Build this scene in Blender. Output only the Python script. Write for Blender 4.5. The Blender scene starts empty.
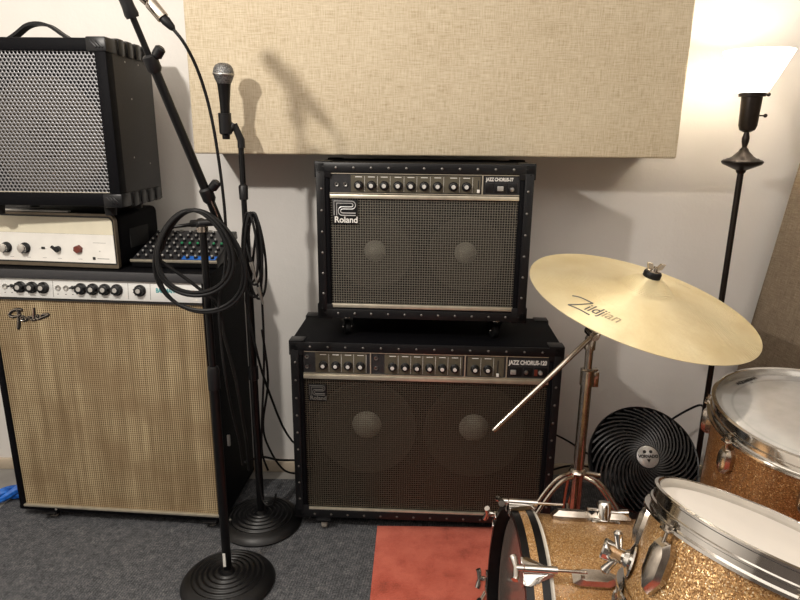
import bpy, bmesh, math, random
from mathutils import Vector, Matrix
random.seed(4)
PI = math.pi
sc = bpy.context.scene
COL = sc.collection
def R(d): return math.radians(d)

# ------------------------------------------------------------------ camera
FPX = 620.0; PITCH = R(15.1); ROLL = R(0.6); CAMH = 1.18
_F = Vector((0, math.cos(PITCH), -math.sin(PITCH)))
_U0 = Vector((0, math.sin(PITCH), math.cos(PITCH)))
_R0 = Vector((1, 0, 0))
_R = _R0*math.cos(ROLL) + _U0*math.sin(ROLL)
_U = -_R0*math.sin(ROLL) + _U0*math.cos(ROLL)
CAM = Vector((0, 0, CAMH))
def ray(px, py): return _F + _R*((px-400)/FPX) + _U*((300-py)/FPX)
def at(px, py, Y):
    d = ray(px, py); return CAM + d*(Y/d.y)
def ground(px, py, z=0.0):
    d = ray(px, py); return CAM + d*((z-CAMH)/d.z)
cd = bpy.data.cameras.new('camera'); cam = bpy.data.objects.new('camera', cd); COL.objects.link(cam)
M = Matrix((( _R.x, _U.x, -_F.x, 0), (_R.y, _U.y, -_F.y, 0), (_R.z, _U.z, -_F.z, CAMH), (0,0,0,1)))
cam.matrix_world = M
cd.sensor_width = 36; cd.lens = FPX/800*36; cd.clip_start = 0.02
sc.camera = cam

# ------------------------------------------------------------------ node helpers
class NT:
    def __init__(s, name):
        s.m = bpy.data.materials.new(name); s.m.use_nodes = True
        s.t = s.m.node_tree; s.t.nodes.clear()
        s.out = s.t.nodes.new('ShaderNodeOutputMaterial')
        s._tc = None
    def n(s, typ, **kw):
        nd = s.t.nodes.new(typ)
        ins = kw.pop('ins', {})
        for k, v in kw.items(): setattr(nd, k, v)
        for k, v in ins.items(): s.set(nd.inputs[k], v)
        return nd
    def set(s, sock, v):
        if isinstance(v, bpy.types.NodeSocket): s.t.links.new(v, sock)
        elif isinstance(v, tuple) and len(v) == 3 and sock.type == 'RGBA': sock.default_value = (*v, 1)
        else: sock.default_value = v
    def math(s, op, a, b=None, c=None):
        nd = s.n('ShaderNodeMath', operation=op)
        s.set(nd.inputs[0], a)
        if b is not None: s.set(nd.inputs[1], b)
        if c is not None: s.set(nd.inputs[2], c)
        return nd.outputs[0]
    def obj(s):
        if s._tc is None: s._tc = s.n('ShaderNodeTexCoord').outputs['Object']
        return s._tc
    def map(s, scale=(1,1,1), rot=(0,0,0), loc=(0,0,0)):
        nd = s.n('ShaderNodeMapping'); s.set(nd.inputs['Vector'], s.obj())
        nd.inputs['Scale'].default_value = scale; nd.inputs['Rotation'].default_value = rot; nd.inputs['Location'].default_value = loc
        return nd.outputs[0]
    def noise(s, scale, vec=None, detail=3, rough=.5):
        nd = s.n('ShaderNodeTexNoise'); nd.inputs['Scale'].default_value = scale; nd.inputs['Detail'].default_value = detail
        nd.inputs['Roughness'].default_value = rough
        s.set(nd.inputs['Vector'], vec if vec is not None else s.obj()); return nd.outputs['Fac']
    def ramp(s, f, *stops):
        nd = s.n('ShaderNodeValToRGB'); s.set(nd.inputs[0], f); cr = nd.color_ramp
        while len(cr.elements) < len(stops): cr.elements.new(.5)
        for e, (p, c) in zip(cr.elements, stops): e.position = p; e.color = (*c, 1)
        return nd.outputs[0]
    def mix(s, f, a, b, typ='MIX'):
        nd = s.n('ShaderNodeMix', data_type='RGBA', blend_type=typ)
        s.set(nd.inputs[0], f); s.set(nd.inputs[6], a); s.set(nd.inputs[7], b); return nd.outputs[2]
    def bump(s, h, strength=.3, dist=.001):
        nd = s.n('ShaderNodeBump'); nd.inputs['Strength'].default_value = strength; nd.inputs['Distance'].default_value = dist
        s.set(nd.inputs['Height'], h); return nd.outputs[0]
    def bsdf(s, col, rough=.5, metal=0, normal=None, **kw):
        nd = s.n('ShaderNodeBsdfPrincipled')
        s.set(nd.inputs['Base Color'], col); s.set(nd.inputs['Roughness'], rough); s.set(nd.inputs['Metallic'], metal)
        if normal is not None: s.set(nd.inputs['Normal'], normal)
        for k, v in kw.items(): s.set(nd.inputs[k.replace('_', ' ')], v)
        return nd.outputs[0]
    def done(s, sh):
        s.t.links.new(sh, s.out.inputs['Surface']); return s.m
    def xyz(s, vec=None):
        nd = s.n('ShaderNodeSeparateXYZ'); s.set(nd.inputs[0], vec if vec is not None else s.obj()); return nd.outputs

MAT = {}
def simple(name, col, rough=.5, metal=0, nscale=60, var=.12, bump=0.0, bdist=.0005, **kw):
    t = NT(name); f = t.noise(nscale)
    c = t.ramp(f, (.3, tuple(x*(1-var) for x in col)), (.7, tuple(min(1, x*(1+var)) for x in col)))
    nb = t.bump(t.noise(nscale*4), bump, bdist) if bump else None
    MAT[name] = t.done(t.bsdf(c, rough, metal, nb, **kw)); return MAT[name]

simple('black_tolex', (.0045,.0045,.0055), .55, nscale=900, var=.3, bump=.4, bdist=.0004, Specular_IOR_Level=.05)
simple('grey_tolex', (.03,.03,.033), .55, nscale=900, var=.25, bump=.6, bdist=.0006)
simple('charcoal_paint', (.018,.0165,.016), .55, nscale=1200, var=.3, bump=.5, bdist=.0004)
simple('black_plastic', (.006,.006,.007), .38, Specular_IOR_Level=.35)
simple('black_paint', (.003,.003,.0035), .33, nscale=30, Specular_IOR_Level=.3)
simple('cast_iron', (.004,.004,.0045), .38, Specular_IOR_Level=.35, nscale=250, var=.2, bump=.25, bdist=.0004)
simple('black_rubber', (.005,.005,.0055), .5, nscale=200, Specular_IOR_Level=.25)
simple('dull_grey_wheel', (.34,.31,.27), .5)
simple('chrome', (.66,.64,.61), .12, 1, nscale=25, var=.05)
simple('worn_chrome', (.50,.45,.39), .22, 1, nscale=60, var=.14)
simple('steel', (.45,.44,.42), .3, 1, nscale=60)
simple('brass_metal', (.6,.45,.2), .3, 1)
simple('silver_trim', (.62,.57,.46), .38, .75, nscale=40)
simple('white_plastic', (.78,.77,.74), .4)
simple('knob_cap', (.5,.49,.47), .3, .6)
simple('cream_panel', (.72,.67,.52), .5, nscale=25, var=.04)
simple('white_panel', (.78,.76,.71), .45, nscale=25, var=.04)
simple('silver_panel', (.72,.72,.7), .4, .25, nscale=12, var=.05)
simple('teal_ink', (.05,.3,.32), .5)
simple('blue_panel', (.01,.12,.5), .4)
simple('dark_panel', (.02,.02,.022), .4)
simple('olive_panel', (.10,.088,.062), .45, .2, nscale=40)
simple('red_brown', (.13,.025,.015), .35)
simple('ink_black', (.01,.01,.01), .5)
simple('ink_grey', (.1,.095,.085), .6)
simple('logo_silver', (.6,.6,.6), .35, .5)
simple('print_white', (.75,.74,.7), .5)
simple('bronze_dark', (.022,.016,.013), .35, .6, nscale=40)
simple('drum_head', (.82,.78,.72), .5, nscale=8, var=.03)
simple('flesh_hoop', (.62,.58,.5), .4)
simple('baseboard_paint', (.5,.42,.32), .6, nscale=20)
simple('speaker_paper', (.075,.062,.046), .8, nscale=90)
simple('speaker_cap', (.92,.87,.70), .35, .1, nscale=30)
simple('inside_black', (.006,.006,.006), .8)
simple('green_led', (.02,.25,.1), .4)

def mk_wall():
    t = NT('wall_paint')
    f = t.noise(3.0); c = t.ramp(f, (.3, (.70,.675,.64)), (.7, (.76,.735,.70)))
    h = t.math('ADD', t.noise(14, detail=4), t.math('MULTIPLY', t.noise(120), .18))
    MAT['wall_paint'] = t.done(t.bsdf(c, .48, 0, t.bump(h, .35, .006)))
mk_wall()
simple('dark_wall', (.16,.14,.13), .8, nscale=5)
simple('ceiling_paint', (.75,.72,.68), .8, nscale=4)

def mk_concrete():
    t = NT('concrete'); f = t.noise(9, detail=6)
    MAT['concrete'] = t.done(t.bsdf(t.ramp(f, (.3,(.2,.19,.18)), (.7,(.3,.29,.27))), .7))
mk_concrete()

def mk_burlap(name, lo, mid, hi, ax):
    # ax: which two object axes span the cloth
    t = NT(name)
    s1 = [40,40,40]; s1[ax[0]] = 26; s1[ax[1]] = 430
    s2 = [40,40,40]; s2[ax[0]] = 430; s2[ax[1]] = 26
    a = t.noise(1, t.map(tuple(s1)), 3, .65); b = t.noise(1, t.map(tuple(s2)), 3, .65)
    big = t.noise(5, detail=2)
    f = t.math('ADD', t.math('MULTIPLY', t.math('ADD', a, b), .5), t.math('MULTIPLY', t.math('SUBTRACT', big, .5), .12))
    c = t.ramp(f, (.36, lo), (.5, mid), (.64, hi))
    MAT[name] = t.done(t.bsdf(c, .95, 0, t.bump(f, .7, .002), Specular_IOR_Level=.1))
mk_burlap('burlap', (.41,.33,.215), (.57,.485,.35), (.67,.595,.455), (0, 2))
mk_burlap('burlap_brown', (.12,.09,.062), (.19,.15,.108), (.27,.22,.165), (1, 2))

def mk_carpet():
    t = NT('carpet_grey')
    a = t.noise(260, detail=2, rough=.7); b = t.noise(45, detail=3)
    rib = t.n('ShaderNodeTexWave', wave_type='BANDS', bands_direction='X'); t.set(rib.inputs['Vector'], t.map((1,1,1), (0,0,R(8))))
    rib.inputs['Scale'].default_value = 42; rib.inputs['Distortion'].default_value = 3; rib.inputs['Detail Scale'].default_value = 6
    f = t.math('ADD', t.math('MULTIPLY', a, .6), t.math('ADD', t.math('MULTIPLY', b, .25), t.math('MULTIPLY', rib.outputs['Fac'], .07)))
    c = t.ramp(f, (.36, (.045,.047,.053)), (.5, (.10,.102,.108)), (.66, (.21,.21,.21)))
    MAT['carpet_grey'] = t.done(t.bsdf(c, .95, 0, t.bump(f, .9, .004), Specular_IOR_Level=.1))
mk_carpet()
def mk_rug():
    t = NT('rug_red'); a = t.noise(350, detail=2); b = t.noise(14, detail=4, rough=.6)
    f = t.math('ADD', t.math('MULTIPLY', a, .35), t.math('MULTIPLY', b, .65))
    c = t.ramp(f, (.3, (.24,.042,.022)), (.45, (.46,.088,.052)), (.62, (.58,.14,.09)))
    MAT['rug_red'] = t.done(t.bsdf(c, .95, 0, t.bump(a, .6, .003), Sheen_Weight=.3, Specular_IOR_Level=.1))
mk_rug()

def grid_lines(t, p, w, ax=(0,2), jit=.0):
    x = t.xyz()
    def ln(v):
        if jit:
            v = t.math('ADD', v, t.math('MULTIPLY', t.math('SUBTRACT', t.noise(12), .5), jit))
        m = t.math('FRACT', t.math('DIVIDE', v, p))
        d = t.math('ABSOLUTE', t.math('SUBTRACT', m, .5))
        return t.math('GREATER_THAN', d, .5-w/2)
    return ln(x[ax[0]]), ln(x[ax[1]])
def mk_grille(name, line, cell_alpha, cell):
    t = NT(name)
    a, b = grid_lines(t, .0068, .15)
    ln = t.math('MAXIMUM', a, b)
    solid = t.bsdf(t.mix(ln, cell, line), .5, t.math('MULTIPLY', ln, .4))
    tr = t.n('ShaderNodeBsdfTransparent').outputs[0]
    fac = t.math('MAXIMUM', ln, 1-cell_alpha)
    mx = t.n('ShaderNodeMixShader'); t.set(mx.inputs[0], fac); t.t.links.new(tr, mx.inputs[1]); t.t.links.new(solid, mx.inputs[2])
    MAT[name] = t.done(mx.outputs[0])
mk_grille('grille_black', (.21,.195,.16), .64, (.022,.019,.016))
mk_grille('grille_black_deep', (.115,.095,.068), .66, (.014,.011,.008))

def mk_fender_cloth():
    t = NT('grille_gold'); p = .0062
    x = t.xyz()
    def tri(v, q): return t.math('ABSOLUTE', t.math('SUBTRACT', t.math('MULTIPLY', t.math('FRACT', t.math('DIVIDE', v, q)), 2), 1))
    wob = t.math('MULTIPLY', t.noise(9, t.map((3,1,.6))), .0025)
    vx = t.math('ADD', x[0], wob)
    a = tri(vx, p); b = tri(x[2], p)
    f = t.math('MAXIMUM', t.math('POWER', a, 2.2), t.math('MULTIPLY', t.math('POWER', b, 2.6), .85))
    stripe = t.noise(1, t.map((32,1,2.2)), 3, .6)
    age = t.noise(5.5, t.map((1,1,1.4), loc=(3,0,1)), 4, .6)
    f2 = t.math('ADD', f, t.math('MULTIPLY', t.math('SUBTRACT', stripe, .5), .8))
    c = t.ramp(f2, (.08, (.085,.052,.021)), (.45, (.24,.165,.078)), (.95, (.62,.52,.335)))
    c2 = t.mix(t.ramp(age, (.42,(0,0,0)), (.66,(.45,.45,.45))), c, (.15,.09,.04))
    MAT['grille_gold'] = t.done(t.bsdf(c2, .7, 0, t.bump(f, .5, .001)))
mk_fender_cloth()

def mk_perf():
    t = NT('perforated_steel'); x = t.xyz(); a, b = .0098, .0170; r = .0037
    def cell(ox, oz):
        u = t.math('SUBTRACT', t.math('FRACT', t.math('DIVIDE', t.math('ADD', x[0], 5+ox), a)), .5)
        v = t.math('SUBTRACT', t.math('FRACT', t.math('DIVIDE', t.math('ADD', x[2], 5+oz), b)), .5)
        u = t.math('MULTIPLY', u, a); v = t.math('MULTIPLY', v, b)
        return t.math('SQRT', t.math('ADD', t.math('MULTIPLY', u, u), t.math('MULTIPLY', v, v)))
    d = t.math('MINIMUM', cell(0, 0), cell(a/2, b/2))
    hole = t.math('LESS_THAN', d, r)
    metal = t.bsdf((.22,.22,.23), .4, .55, t.bump(t.math('MINIMUM', d, .0045), .4, 1))
    tr = t.n('ShaderNodeBsdfTransparent').outputs[0]
    mx = t.n('ShaderNodeMixShader'); t.set(mx.inputs[0], hole); t.t.links.new(metal, mx.inputs[1]); t.t.links.new(tr, mx.inputs[2])
    MAT['perforated_steel'] = t.done(mx.outputs[0])
mk_perf()

def mk_sparkle(name, cols, sc_):
    t = NT(name)
    v = t.n('ShaderNodeTexVoronoi'); t.set(v.inputs['Vector'], t.obj()); v.inputs['Scale'].default_value = sc_
    xx = t.n('ShaderNodeSeparateColor'); t.set(xx.inputs[0], v.outputs['Color'])
    c = t.ramp(xx.outputs[0], (.0, cols[0]), (.5, cols[1]), (.93, cols[2]), (1, cols[3]))
    nm = t.n('ShaderNodeVectorMath', operation='MULTIPLY_ADD'); t.set(nm.inputs[0], v.outputs['Color']); nm.inputs[1].default_value = (.55,)*3; nm.inputs[2].default_value = (-.275,)*3
    g = t.n('ShaderNodeNewGeometry'); ad = t.n('ShaderNodeVectorMath', operation='ADD'); t.set(ad.inputs[0], g.outputs['Normal']); t.set(ad.inputs[1], nm.outputs[0])
    no = t.n('ShaderNodeVectorMath', operation='NORMALIZE'); t.set(no.inputs[0], ad.outputs[0])
    MAT[name] = t.done(t.bsdf(c, .4, .5, no.outputs[0], Coat_Weight=.6, Coat_Roughness=.08))
mk_sparkle('gold_sparkle', ((.22,.10,.03), (.46,.25,.09), (.68,.44,.2), (.95,.8,.55)), 620)
mk_sparkle('copper_sparkle', ((.14,.055,.016), (.27,.115,.035), (.42,.2,.07), (.7,.5,.25)), 620)

def mk_cymbal():
    t = NT('cymbal_bronze'); x = t.xyz()
    r = t.math('SQRT', t.math('ADD', t.math('MULTIPLY', x[0], x[0]), t.math('MULTIPLY', x[1], x[1])))
    w = t.math('SINE', t.math('ADD', t.math('MULTIPLY', r, 2300), t.math('MULTIPLY', t.noise(6), 6)))
    n1 = t.noise(9, detail=4); c = t.ramp(n1, (.35, (.80,.68,.40)), (.65, (.90,.80,.54)))
    rg = t.math('ADD', .40, t.math('MULTIPLY', t.noise(30), .12))
    MAT['cymbal_bronze'] = t.done(t.bsdf(c, rg, .62, t.bump(t.math('ADD', w, t.math('MULTIPLY', t.noise(60), 3)), .8, .0009)))
mk_cymbal()
def mk_floorhead():
    t = NT('silvery_head'); x = t.xyz()
    r = t.math('SQRT', t.math('ADD', t.math('MULTIPLY', x[0], x[0]), t.math('MULTIPLY', x[1], x[1])))
    n = t.noise(40, detail=3)
    ring = t.ramp(r, (.0, (.60,.60,.59)), (.10, (.60,.60,.59)), (.12, (.58,.58,.57)), (.148, (.56,.56,.55)), (.1495, (.12,.12,.12)), (.151, (.55,.55,.54)), (.2, (.6,.6,.58)))
    MAT['silvery_head'] = t.done(t.bsdf(t.mix(.12, ring, t.ramp(n, (.3,(.3,.3,.3)), (.7,(.9,.9,.9)))), .13, .5))
mk_floorhead()
def mk_smoke():
    t = NT('smoky_head')
    MAT['smoky_head'] = t.done(t.bsdf(t.ramp(t.noise(12), (.3,(.10,.085,.075)), (.7,(.15,.125,.11))), .16, .1))
mk_smoke()
def mk_meshball():
    t = NT('mic_mesh'); x = t.xyz()
    v = t.n('ShaderNodeTexVoronoi'); t.set(v.inputs['Vector'], t.obj()); v.inputs['Scale'].default_value = 500
    c = t.ramp(v.outputs['Distance'], (.1, (.4,.4,.4)), (.6, (.09,.09,.09)))
    MAT['mic_mesh'] = t.done(t.bsdf(c, .4, .7, t.bump(v.outputs['Distance'], .6, .001)))
mk_meshball()
def mk_shade():
    t = NT('glass_shade_lit')
    e = t.n('ShaderNodeEmission'); e.inputs[0].default_value = (1,.93,.8,1); e.inputs[1].default_value = 2.6
    tl = t.n('ShaderNodeBsdfTranslucent'); tl.inputs[0].default_value = (.9,.85,.78,1)
    mx = t.n('ShaderNodeAddShader'); t.t.links.new(e.outputs[0], mx.inputs[0]); t.t.links.new(tl.outputs[0], mx.inputs[1])
    MAT['glass_shade_lit'] = t.done(mx.outputs[0])
    t = NT('bulb_lit'); e = t.n('ShaderNodeEmission'); e.inputs[0].default_value = (1,.9,.75,1); e.inputs[1].default_value = 30
    MAT['bulb_lit'] = t.done(e.outputs[0])
mk_shade()
def mk_blue():
    t = NT('blue_fabric'); f = t.noise(60)
    MAT['blue_fabric'] = t.done(t.bsdf(t.ramp(f, (.3,(.004,.05,.3)), (.7,(.02,.2,.75))), .3))
mk_blue()

# ------------------------------------------------------------------ mesh builder
class MB:
    def __init__(s): s.v = []; s.f = []; s.mi = []; s.mats = []; s.cur = 0
    def mat(s, name):
        if name not in s.mats: s.mats.append(name)
        s.cur = s.mats.index(name); return s
    def add(s, vs, fs, Mx=None):
        o = len(s.v)
        s.v += [tuple(Mx @ Vector(v)) if Mx is not None else tuple(v) for v in vs]
        s.f += [tuple(i+o for i in f) for f in fs]; s.mi += [s.cur]*len(fs); return s
    def box(s, x0, x1, y0, y1, z0, z1, bev=0, seg=2, Mx=None):
        bm = bmesh.new(); bmesh.ops.create_cube(bm, size=1)
        for v in bm.verts: v.co = Vector(((x0+x1)/2+v.co.x*(x1-x0), (y0+y1)/2+v.co.y*(y1-y0), (z0+z1)/2+v.co.z*(z1-z0)))
        if bev: bmesh.ops.bevel(bm, geom=list(bm.edges), offset=bev, segments=seg, affect='EDGES', profile=.5)
        bm.verts.index_update()
        s.add([v.co.copy() for v in bm.verts], [tuple(v.index for v in f.verts) for f in bm.faces], Mx); bm.free(); return s
    def lathe(s, prof, n=32, Mx=None, closed=False):
        vs = []; fs = []; k = len(prof)
        for i in range(n):
            a = 2*PI*i/n
            for r, z in prof: vs.append((r*math.cos(a), r*math.sin(a), z))
        for i in range(n):
            j = (i+1) % n
            for q in range(k if closed else k-1):
                q2 = (q+1) % k
                r1, r2 = prof[q][0], prof[q2][0]
                if r1 < 1e-7 and r2 < 1e-7: continue
                if r1 < 1e-7: fs.append((i*k+q, j*k+q2, i*k+q2))
                elif r2 < 1e-7: fs.append((i*k+q, j*k+q, i*k+q2))
                else: fs.append((i*k+q, j*k+q, j*k+q2, i*k+q2))
        return s.add(vs, fs, Mx)
    def tube(s, pts, r, n=8, closed=False, Mx=None, caps=True):
        P = [Vector(p) for p in pts]; m = len(P); rs = r if isinstance(r, (list, tuple)) else [r]*m
        T = []
        for i in range(m):
            a = P[(i-1) % m] if (closed or i > 0) else P[i]; b = P[(i+1) % m] if (closed or i < m-1) else P[i]
            d = b-a; T.append(d.normalized() if d.length > 1e-9 else Vector((0,0,1)))
        nrm = T[0].orthogonal().normalized(); vs = []; fs = []
        for i in range(m):
            nrm = (nrm - T[i]*nrm.dot(T[i])); nrm = nrm.normalized() if nrm.length > 1e-6 else T[i].orthogonal().normalized()
            bn = T[i].cross(nrm)
            for q in range(n):
                a = 2*PI*q/n; vs.append(P[i] + (nrm*math.cos(a)+bn*math.sin(a))*rs[i])
        for i in range(m if closed else m-1):
            i2 = (i+1) % m
            for q in range(n):
                q2 = (q+1) % n; fs.append((i*n+q, i*n+q2, i2*n+q2, i2*n+q))
        if caps and not closed:
            fs.append(tuple(range(n))[::-1]); fs.append(tuple((m-1)*n+q for q in range(n)))
        return s.add(vs, fs, Mx)
    def cyl(s, a, b, r0, r1=None, n=20, Mx=None): return s.tube([a, b], [r0, r0 if r1 is None else r1], n, Mx=Mx)
    def prism(s, outline, h, inset=0.0, Mx=None, h0=0.0):
        # outline in xy, extruded h0..h in z, top shrunk towards centroid by inset (fraction)
        k = len(outline); cx = sum(p[0] for p in outline)/k; cy = sum(p[1] for p in outline)/k
        lo = [(x, y, h0) for x, y in outline]; hi = [(cx+(x-cx)*(1-inset), cy+(y-cy)*(1-inset), h) for x, y in outline]
        fs = [tuple(range(k))[::-1], tuple(range(k, 2*k))] + [(i, (i+1) % k, k+(i+1) % k, k+i) for i in range(k)]
        return s.add(lo+hi, fs, Mx)
    def sphere(s, c, r, n=20, sz=(1,1,1), Mx=None):
        prof = [(max(0, r*math.sin(PI*i/12)), -r*math.cos(PI*i/12)) for i in range(13)]; prof[0] = (0, -r); prof[-1] = (0, r)
        X = Matrix.Translation(c) @ Matrix.Diagonal((*sz, 1))
        return s.lathe(prof, n, (Mx @ X) if Mx is not None else X)
    def mesh(s, name):
        me = bpy.data.meshes.new(name); me.from_pydata(s.v, [], s.f)
        for m in s.mats: me.materials.append(MAT[m])
        for p, i in zip(me.polygons, s.mi): p.material_index = i; p.use_smooth = True
        bm = bmesh.new(); bm.from_mesh(me); bmesh.ops.recalc_face_normals(bm, faces=bm.faces); bm.to_mesh(me); bm.free()
        me.set_sharp_from_angle(angle=R(38)); return me
    def build(s, name, parent=None, Mx=None, label=None):
        o = bpy.data.objects.new(name, s.mesh(name)); COL.objects.link(o)
        if parent is not None: o.parent = parent
        if Mx is not None: o.matrix_basis = Mx
        if label: o['label'] = label
        return o
def mb(mat): return MB().mat(mat)
def tag(o, label, cat, group=None):
    o['label'] = label; o['category'] = cat
    if group: o['group'] = group
    return o
def thing(name, label, cat, loc=(0,0,0), yaw=0, group=None, Mx=None):
    o = bpy.data.objects.new(name, None); COL.objects.link(o); o.empty_display_size = .05
    if Mx is not None: o.matrix_basis = Mx
    else: o.location = loc; o.rotation_euler = (0, 0, yaw)
    return tag(o, label, cat, group)
def struct(name, m): o = m.build(name); o['kind'] = 'structure'; return o
def copy_part(src, name, parent, Mx, label=None):
    o = src.copy(); o.name = name; COL.objects.link(o); o.parent = parent; o.matrix_basis = Mx
    for ch in [c for c in src.children]:
        c = ch.copy(); COL.objects.link(c); c.parent = o; c.matrix_basis = ch.matrix_basis
    return o
def T(x, y, z): return Matrix.Translation((x, y, z))
def RX(d): return Matrix.Rotation(R(d), 4, 'X')
def RY(d): return Matrix.Rotation(R(d), 4, 'Y')
def RZ(d): return Matrix.Rotation(R(d), 4, 'Z')
def frame(o, zaxis, xhint=(1,0,0)):
    z = Vector(zaxis).normalized(); x = Vector(xhint); x = (x - z*x.dot(z)).normalized(); y = z.cross(x)
    return Matrix(((x.x, y.x, z.x, o[0]), (x.y, y.y, z.y, o[1]), (x.z, y.z, z.z, o[2]), (0,0,0,1)))
def spline(pts, k=8, closed=False):
    P = [Vector(p) for p in pts]; n = len(P); out = []
    for i in range(n if closed else n-1):
        g = (lambda j: P[j % n]) if closed else (lambda j: P[max(0, min(n-1, j))])
        a, b, c, d = g(i-1), g(i), g(i+1), g(i+2)
        for q in range(k):
            t = q/k
            out.append(.5*((2*b)+(c-a)*t+(2*a-5*b+4*c-d)*t*t+(3*b-a-3*c+d)*t**3))
    if not closed: out.append(P[-1])
    return out
def text(name, body, size, mat, parent, Mx, shear=0, ext=.0004, align='LEFT', bold=0, fn=None, sx=1):
    cu = bpy.data.curves.new(name, 'FONT'); cu.body = body; cu.size = size; cu.shear = shear; cu.extrude = ext; cu.offset = bold; cu.align_x = align
    o = bpy.data.objects.new(name, cu); COL.objects.link(o)
    dg = bpy.context.evaluated_depsgraph_get(); dg.update()
    me = bpy.data.meshes.new_from_object(o.evaluated_get(dg)); bpy.data.objects.remove(o); bpy.data.curves.remove(cu)
    me.materials.clear(); me.materials.append(MAT[mat])
    for v in me.vertices:
        v.co.x *= sx
        if fn: v.co = fn(v.co)
    o = bpy.data.objects.new(name, me); COL.objects.link(o); o.parent = parent; o.matrix_basis = Mx
    return o
FRONT = Matrix.Rotation(PI/2, 4, 'X')      # xy text plane -> xz plane facing -y

# ------------------------------------------------------------------ room shell
WY = 2.0; WXR = 1.36; WXL = -2.1; FY = -2.3; CH = 2.5
struct('wall_back', mb('wall_paint').box(WXL-.1, WXR+.1, WY, WY+.1, 0, CH))
struct('wall_right', mb('wall_paint').box(WXR, WXR+.1, FY, WY, 0, CH))
struct('wall_left', mb('wall_paint').box(WXL-.1, WXL, FY, WY, 0, CH))
struct('wall_front', mb('dark_wall').box(WXL-.1, WXR+.1, FY-.1, FY, 0, CH))
struct('floor', mb('concrete').box(WXL-.1, WXR+.1, FY-.1, WY+.1, -.1, 0))
struct('ceiling', mb('ceiling_paint').box(WXL-.1, WXR+.1, FY-.1, WY+.1, CH, CH+.1))
struct('baseboard_back', mb('baseboard_paint').box(WXL, WXR, WY-.014, WY, 0, .04, .003))

# carpets
g0 = ground(-6, 528); g1 = ground(38, 478)
cp = MB().mat('carpet_grey')
outl = [(WXL+.05, -1.2), (1.3, -1.2), (1.3, 1.93), (g1.x, 1.93), (g0.x-.05, g0.y-.02), (WXL+.05, g0.y-.02)]
cp.prism(outl, .006, 0, h0=0.0)
tag(cp.build('carpet'), 'dark grey ribbed carpet covering the floor', 'carpet')
a = ground(377, 530, .006); b = ground(370, 600, .006); d = (b-a).normalized()
top = a + d*((1.675-a.y)/d.y); bot = a + d*((-.2-a.y)/d.y)
rg = MB().mat('rug_red').prism([(bot.x, -.2), (1.25, -.2), (1.25, 1.66), (top.x, 1.66)], .012, .0, h0=.006)
tag(rg.build('rug'), 'brick red rug lying on the carpet under the drums', 'rug')

# ------------------------------------------------------------------ acoustic panels
PX0 = at(194, 150, 1.75).x - .001; PX1 = at(677, 155, 1.75).x; PZ0 = at(420, 156, 1.75).z
pt = thing('acoustic_panel', 'large pale burlap acoustic panel mounted on the back wall', 'acoustic panel', ((PX0+PX1)/2, 1.75, PZ0))
w2 = (PX1-PX0)/2
mb('burlap').box(-w2, w2, 0, .248, 0, .78, .006, 3).build('fabric_panel', pt)
# leaning panel at the right wall
pA = at(753, 317, 1.93); pB = at(800, 162, 1.93); sl = (pB.x-pA.x)/(pB.z-pA.z); ang = math.atan(sl)
bx = pA.x - sl*pA.z
lp = thing('acoustic_panel', 'grey-brown burlap acoustic panel leaning on the right wall behind the floor tom', 'acoustic panel', Mx=T(bx, 1.93, .020) @ RY(math.degrees(ang)))
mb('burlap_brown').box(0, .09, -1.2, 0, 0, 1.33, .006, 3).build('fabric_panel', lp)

# ------------------------------------------------------------------ guitar combos with rivets
def knob_master(r, h, skirt='black_plastic', cap='knob_cap', capr=.62):
    m = mb(skirt); X = RX(90)   # axis toward -y
    pr = [(0,0),(r,0),(r,h*.25),(r*.82,h*.4),(r*.78,h*.95),(r*.7,h),(0,h)]
    m.lathe(pr, 20, X)
    for i in range(10):
        a = i*2*PI/10; m.box(-r*.06, r*.06, -h*.95, -h*.3, r*.72, r*.88, Mx=RY(36*i))
    o = m.build('knob')
    c = mb(cap).lathe([(0,h*1.02),(r*capr*.9,h*1.02),(r*capr,h*.98),(r*capr,h*.9)], 20, X); c.build('knob_cap', o)
    return o
def caster(parent, x, y, zb, rw, wheel='black_rubber', forkm='worn_chrome', yaw=0, drop=None):
    # zb: underside of box ; the wheel reaches the ground drop below
    drop = drop or zb
    Mx = T(x, y, zb) @ RZ(yaw)
    m = mb(forkm).box(-.022, .022, -.022, .022, -.003, 0, .001)
    m.lathe([(0,-.003),(.013,-.003),(.014,-.012),(0,-.012)], 16)
    hc = -drop+rw
    for sx in (-1, 1):
        m.prism([(-.013,-.012),(.013,-.012),(.004+.012,hc-.004),(-.004+.012,hc-.004)], .0012, 0, Mx=T(sx*.0125, 0, 0) @ RZ(90) @ RX(90))
    m.cyl((-.015, .012, hc), (.015, .012, hc), .003, n=10)
    c = m.build('caster', parent, Mx)
    mb(wheel).lathe([(0,-.009),(rw*.7,-.009),(rw*.95,-.0075),(rw,-.004),(rw,.004),(rw*.95,.0075),(rw*.7,.009),(0,.009)], 24, T(0,.012,hc) @ RY(90)).build('wheel', c)
    return c
rivet0 = None
def cabinet(root, w, h, d, t, mat='black_tolex', tt=None, tb=None, rec=.03, guards=.04, back=True, bev=.006):
    tt = tt or t; tb = tb or t; m = mb(mat)
    m.box(-w/2, w/2, 0, d, h-tt, h, bev, 3); m.box(-w/2, w/2, 0, d, 0, tb, bev, 3)
    m.box(-w/2+.0007, -w/2+t, .0012, d-.0007, .0009, h-.0009, bev, 3); m.box(w/2-t, w/2-.0007, .0012, d-.0007, .0009, h-.0009, bev, 3)
    m.box(-w/2+t*.5, w/2-t*.5, d-.02, d-.002, tb*.5, h-tt*.5)
    m.box(-w/2+t*.5, w/2-t*.5, rec+.05, rec+.058, tb*.5, h-tt*.5)
    return m.build('cabinet', root)
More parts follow.
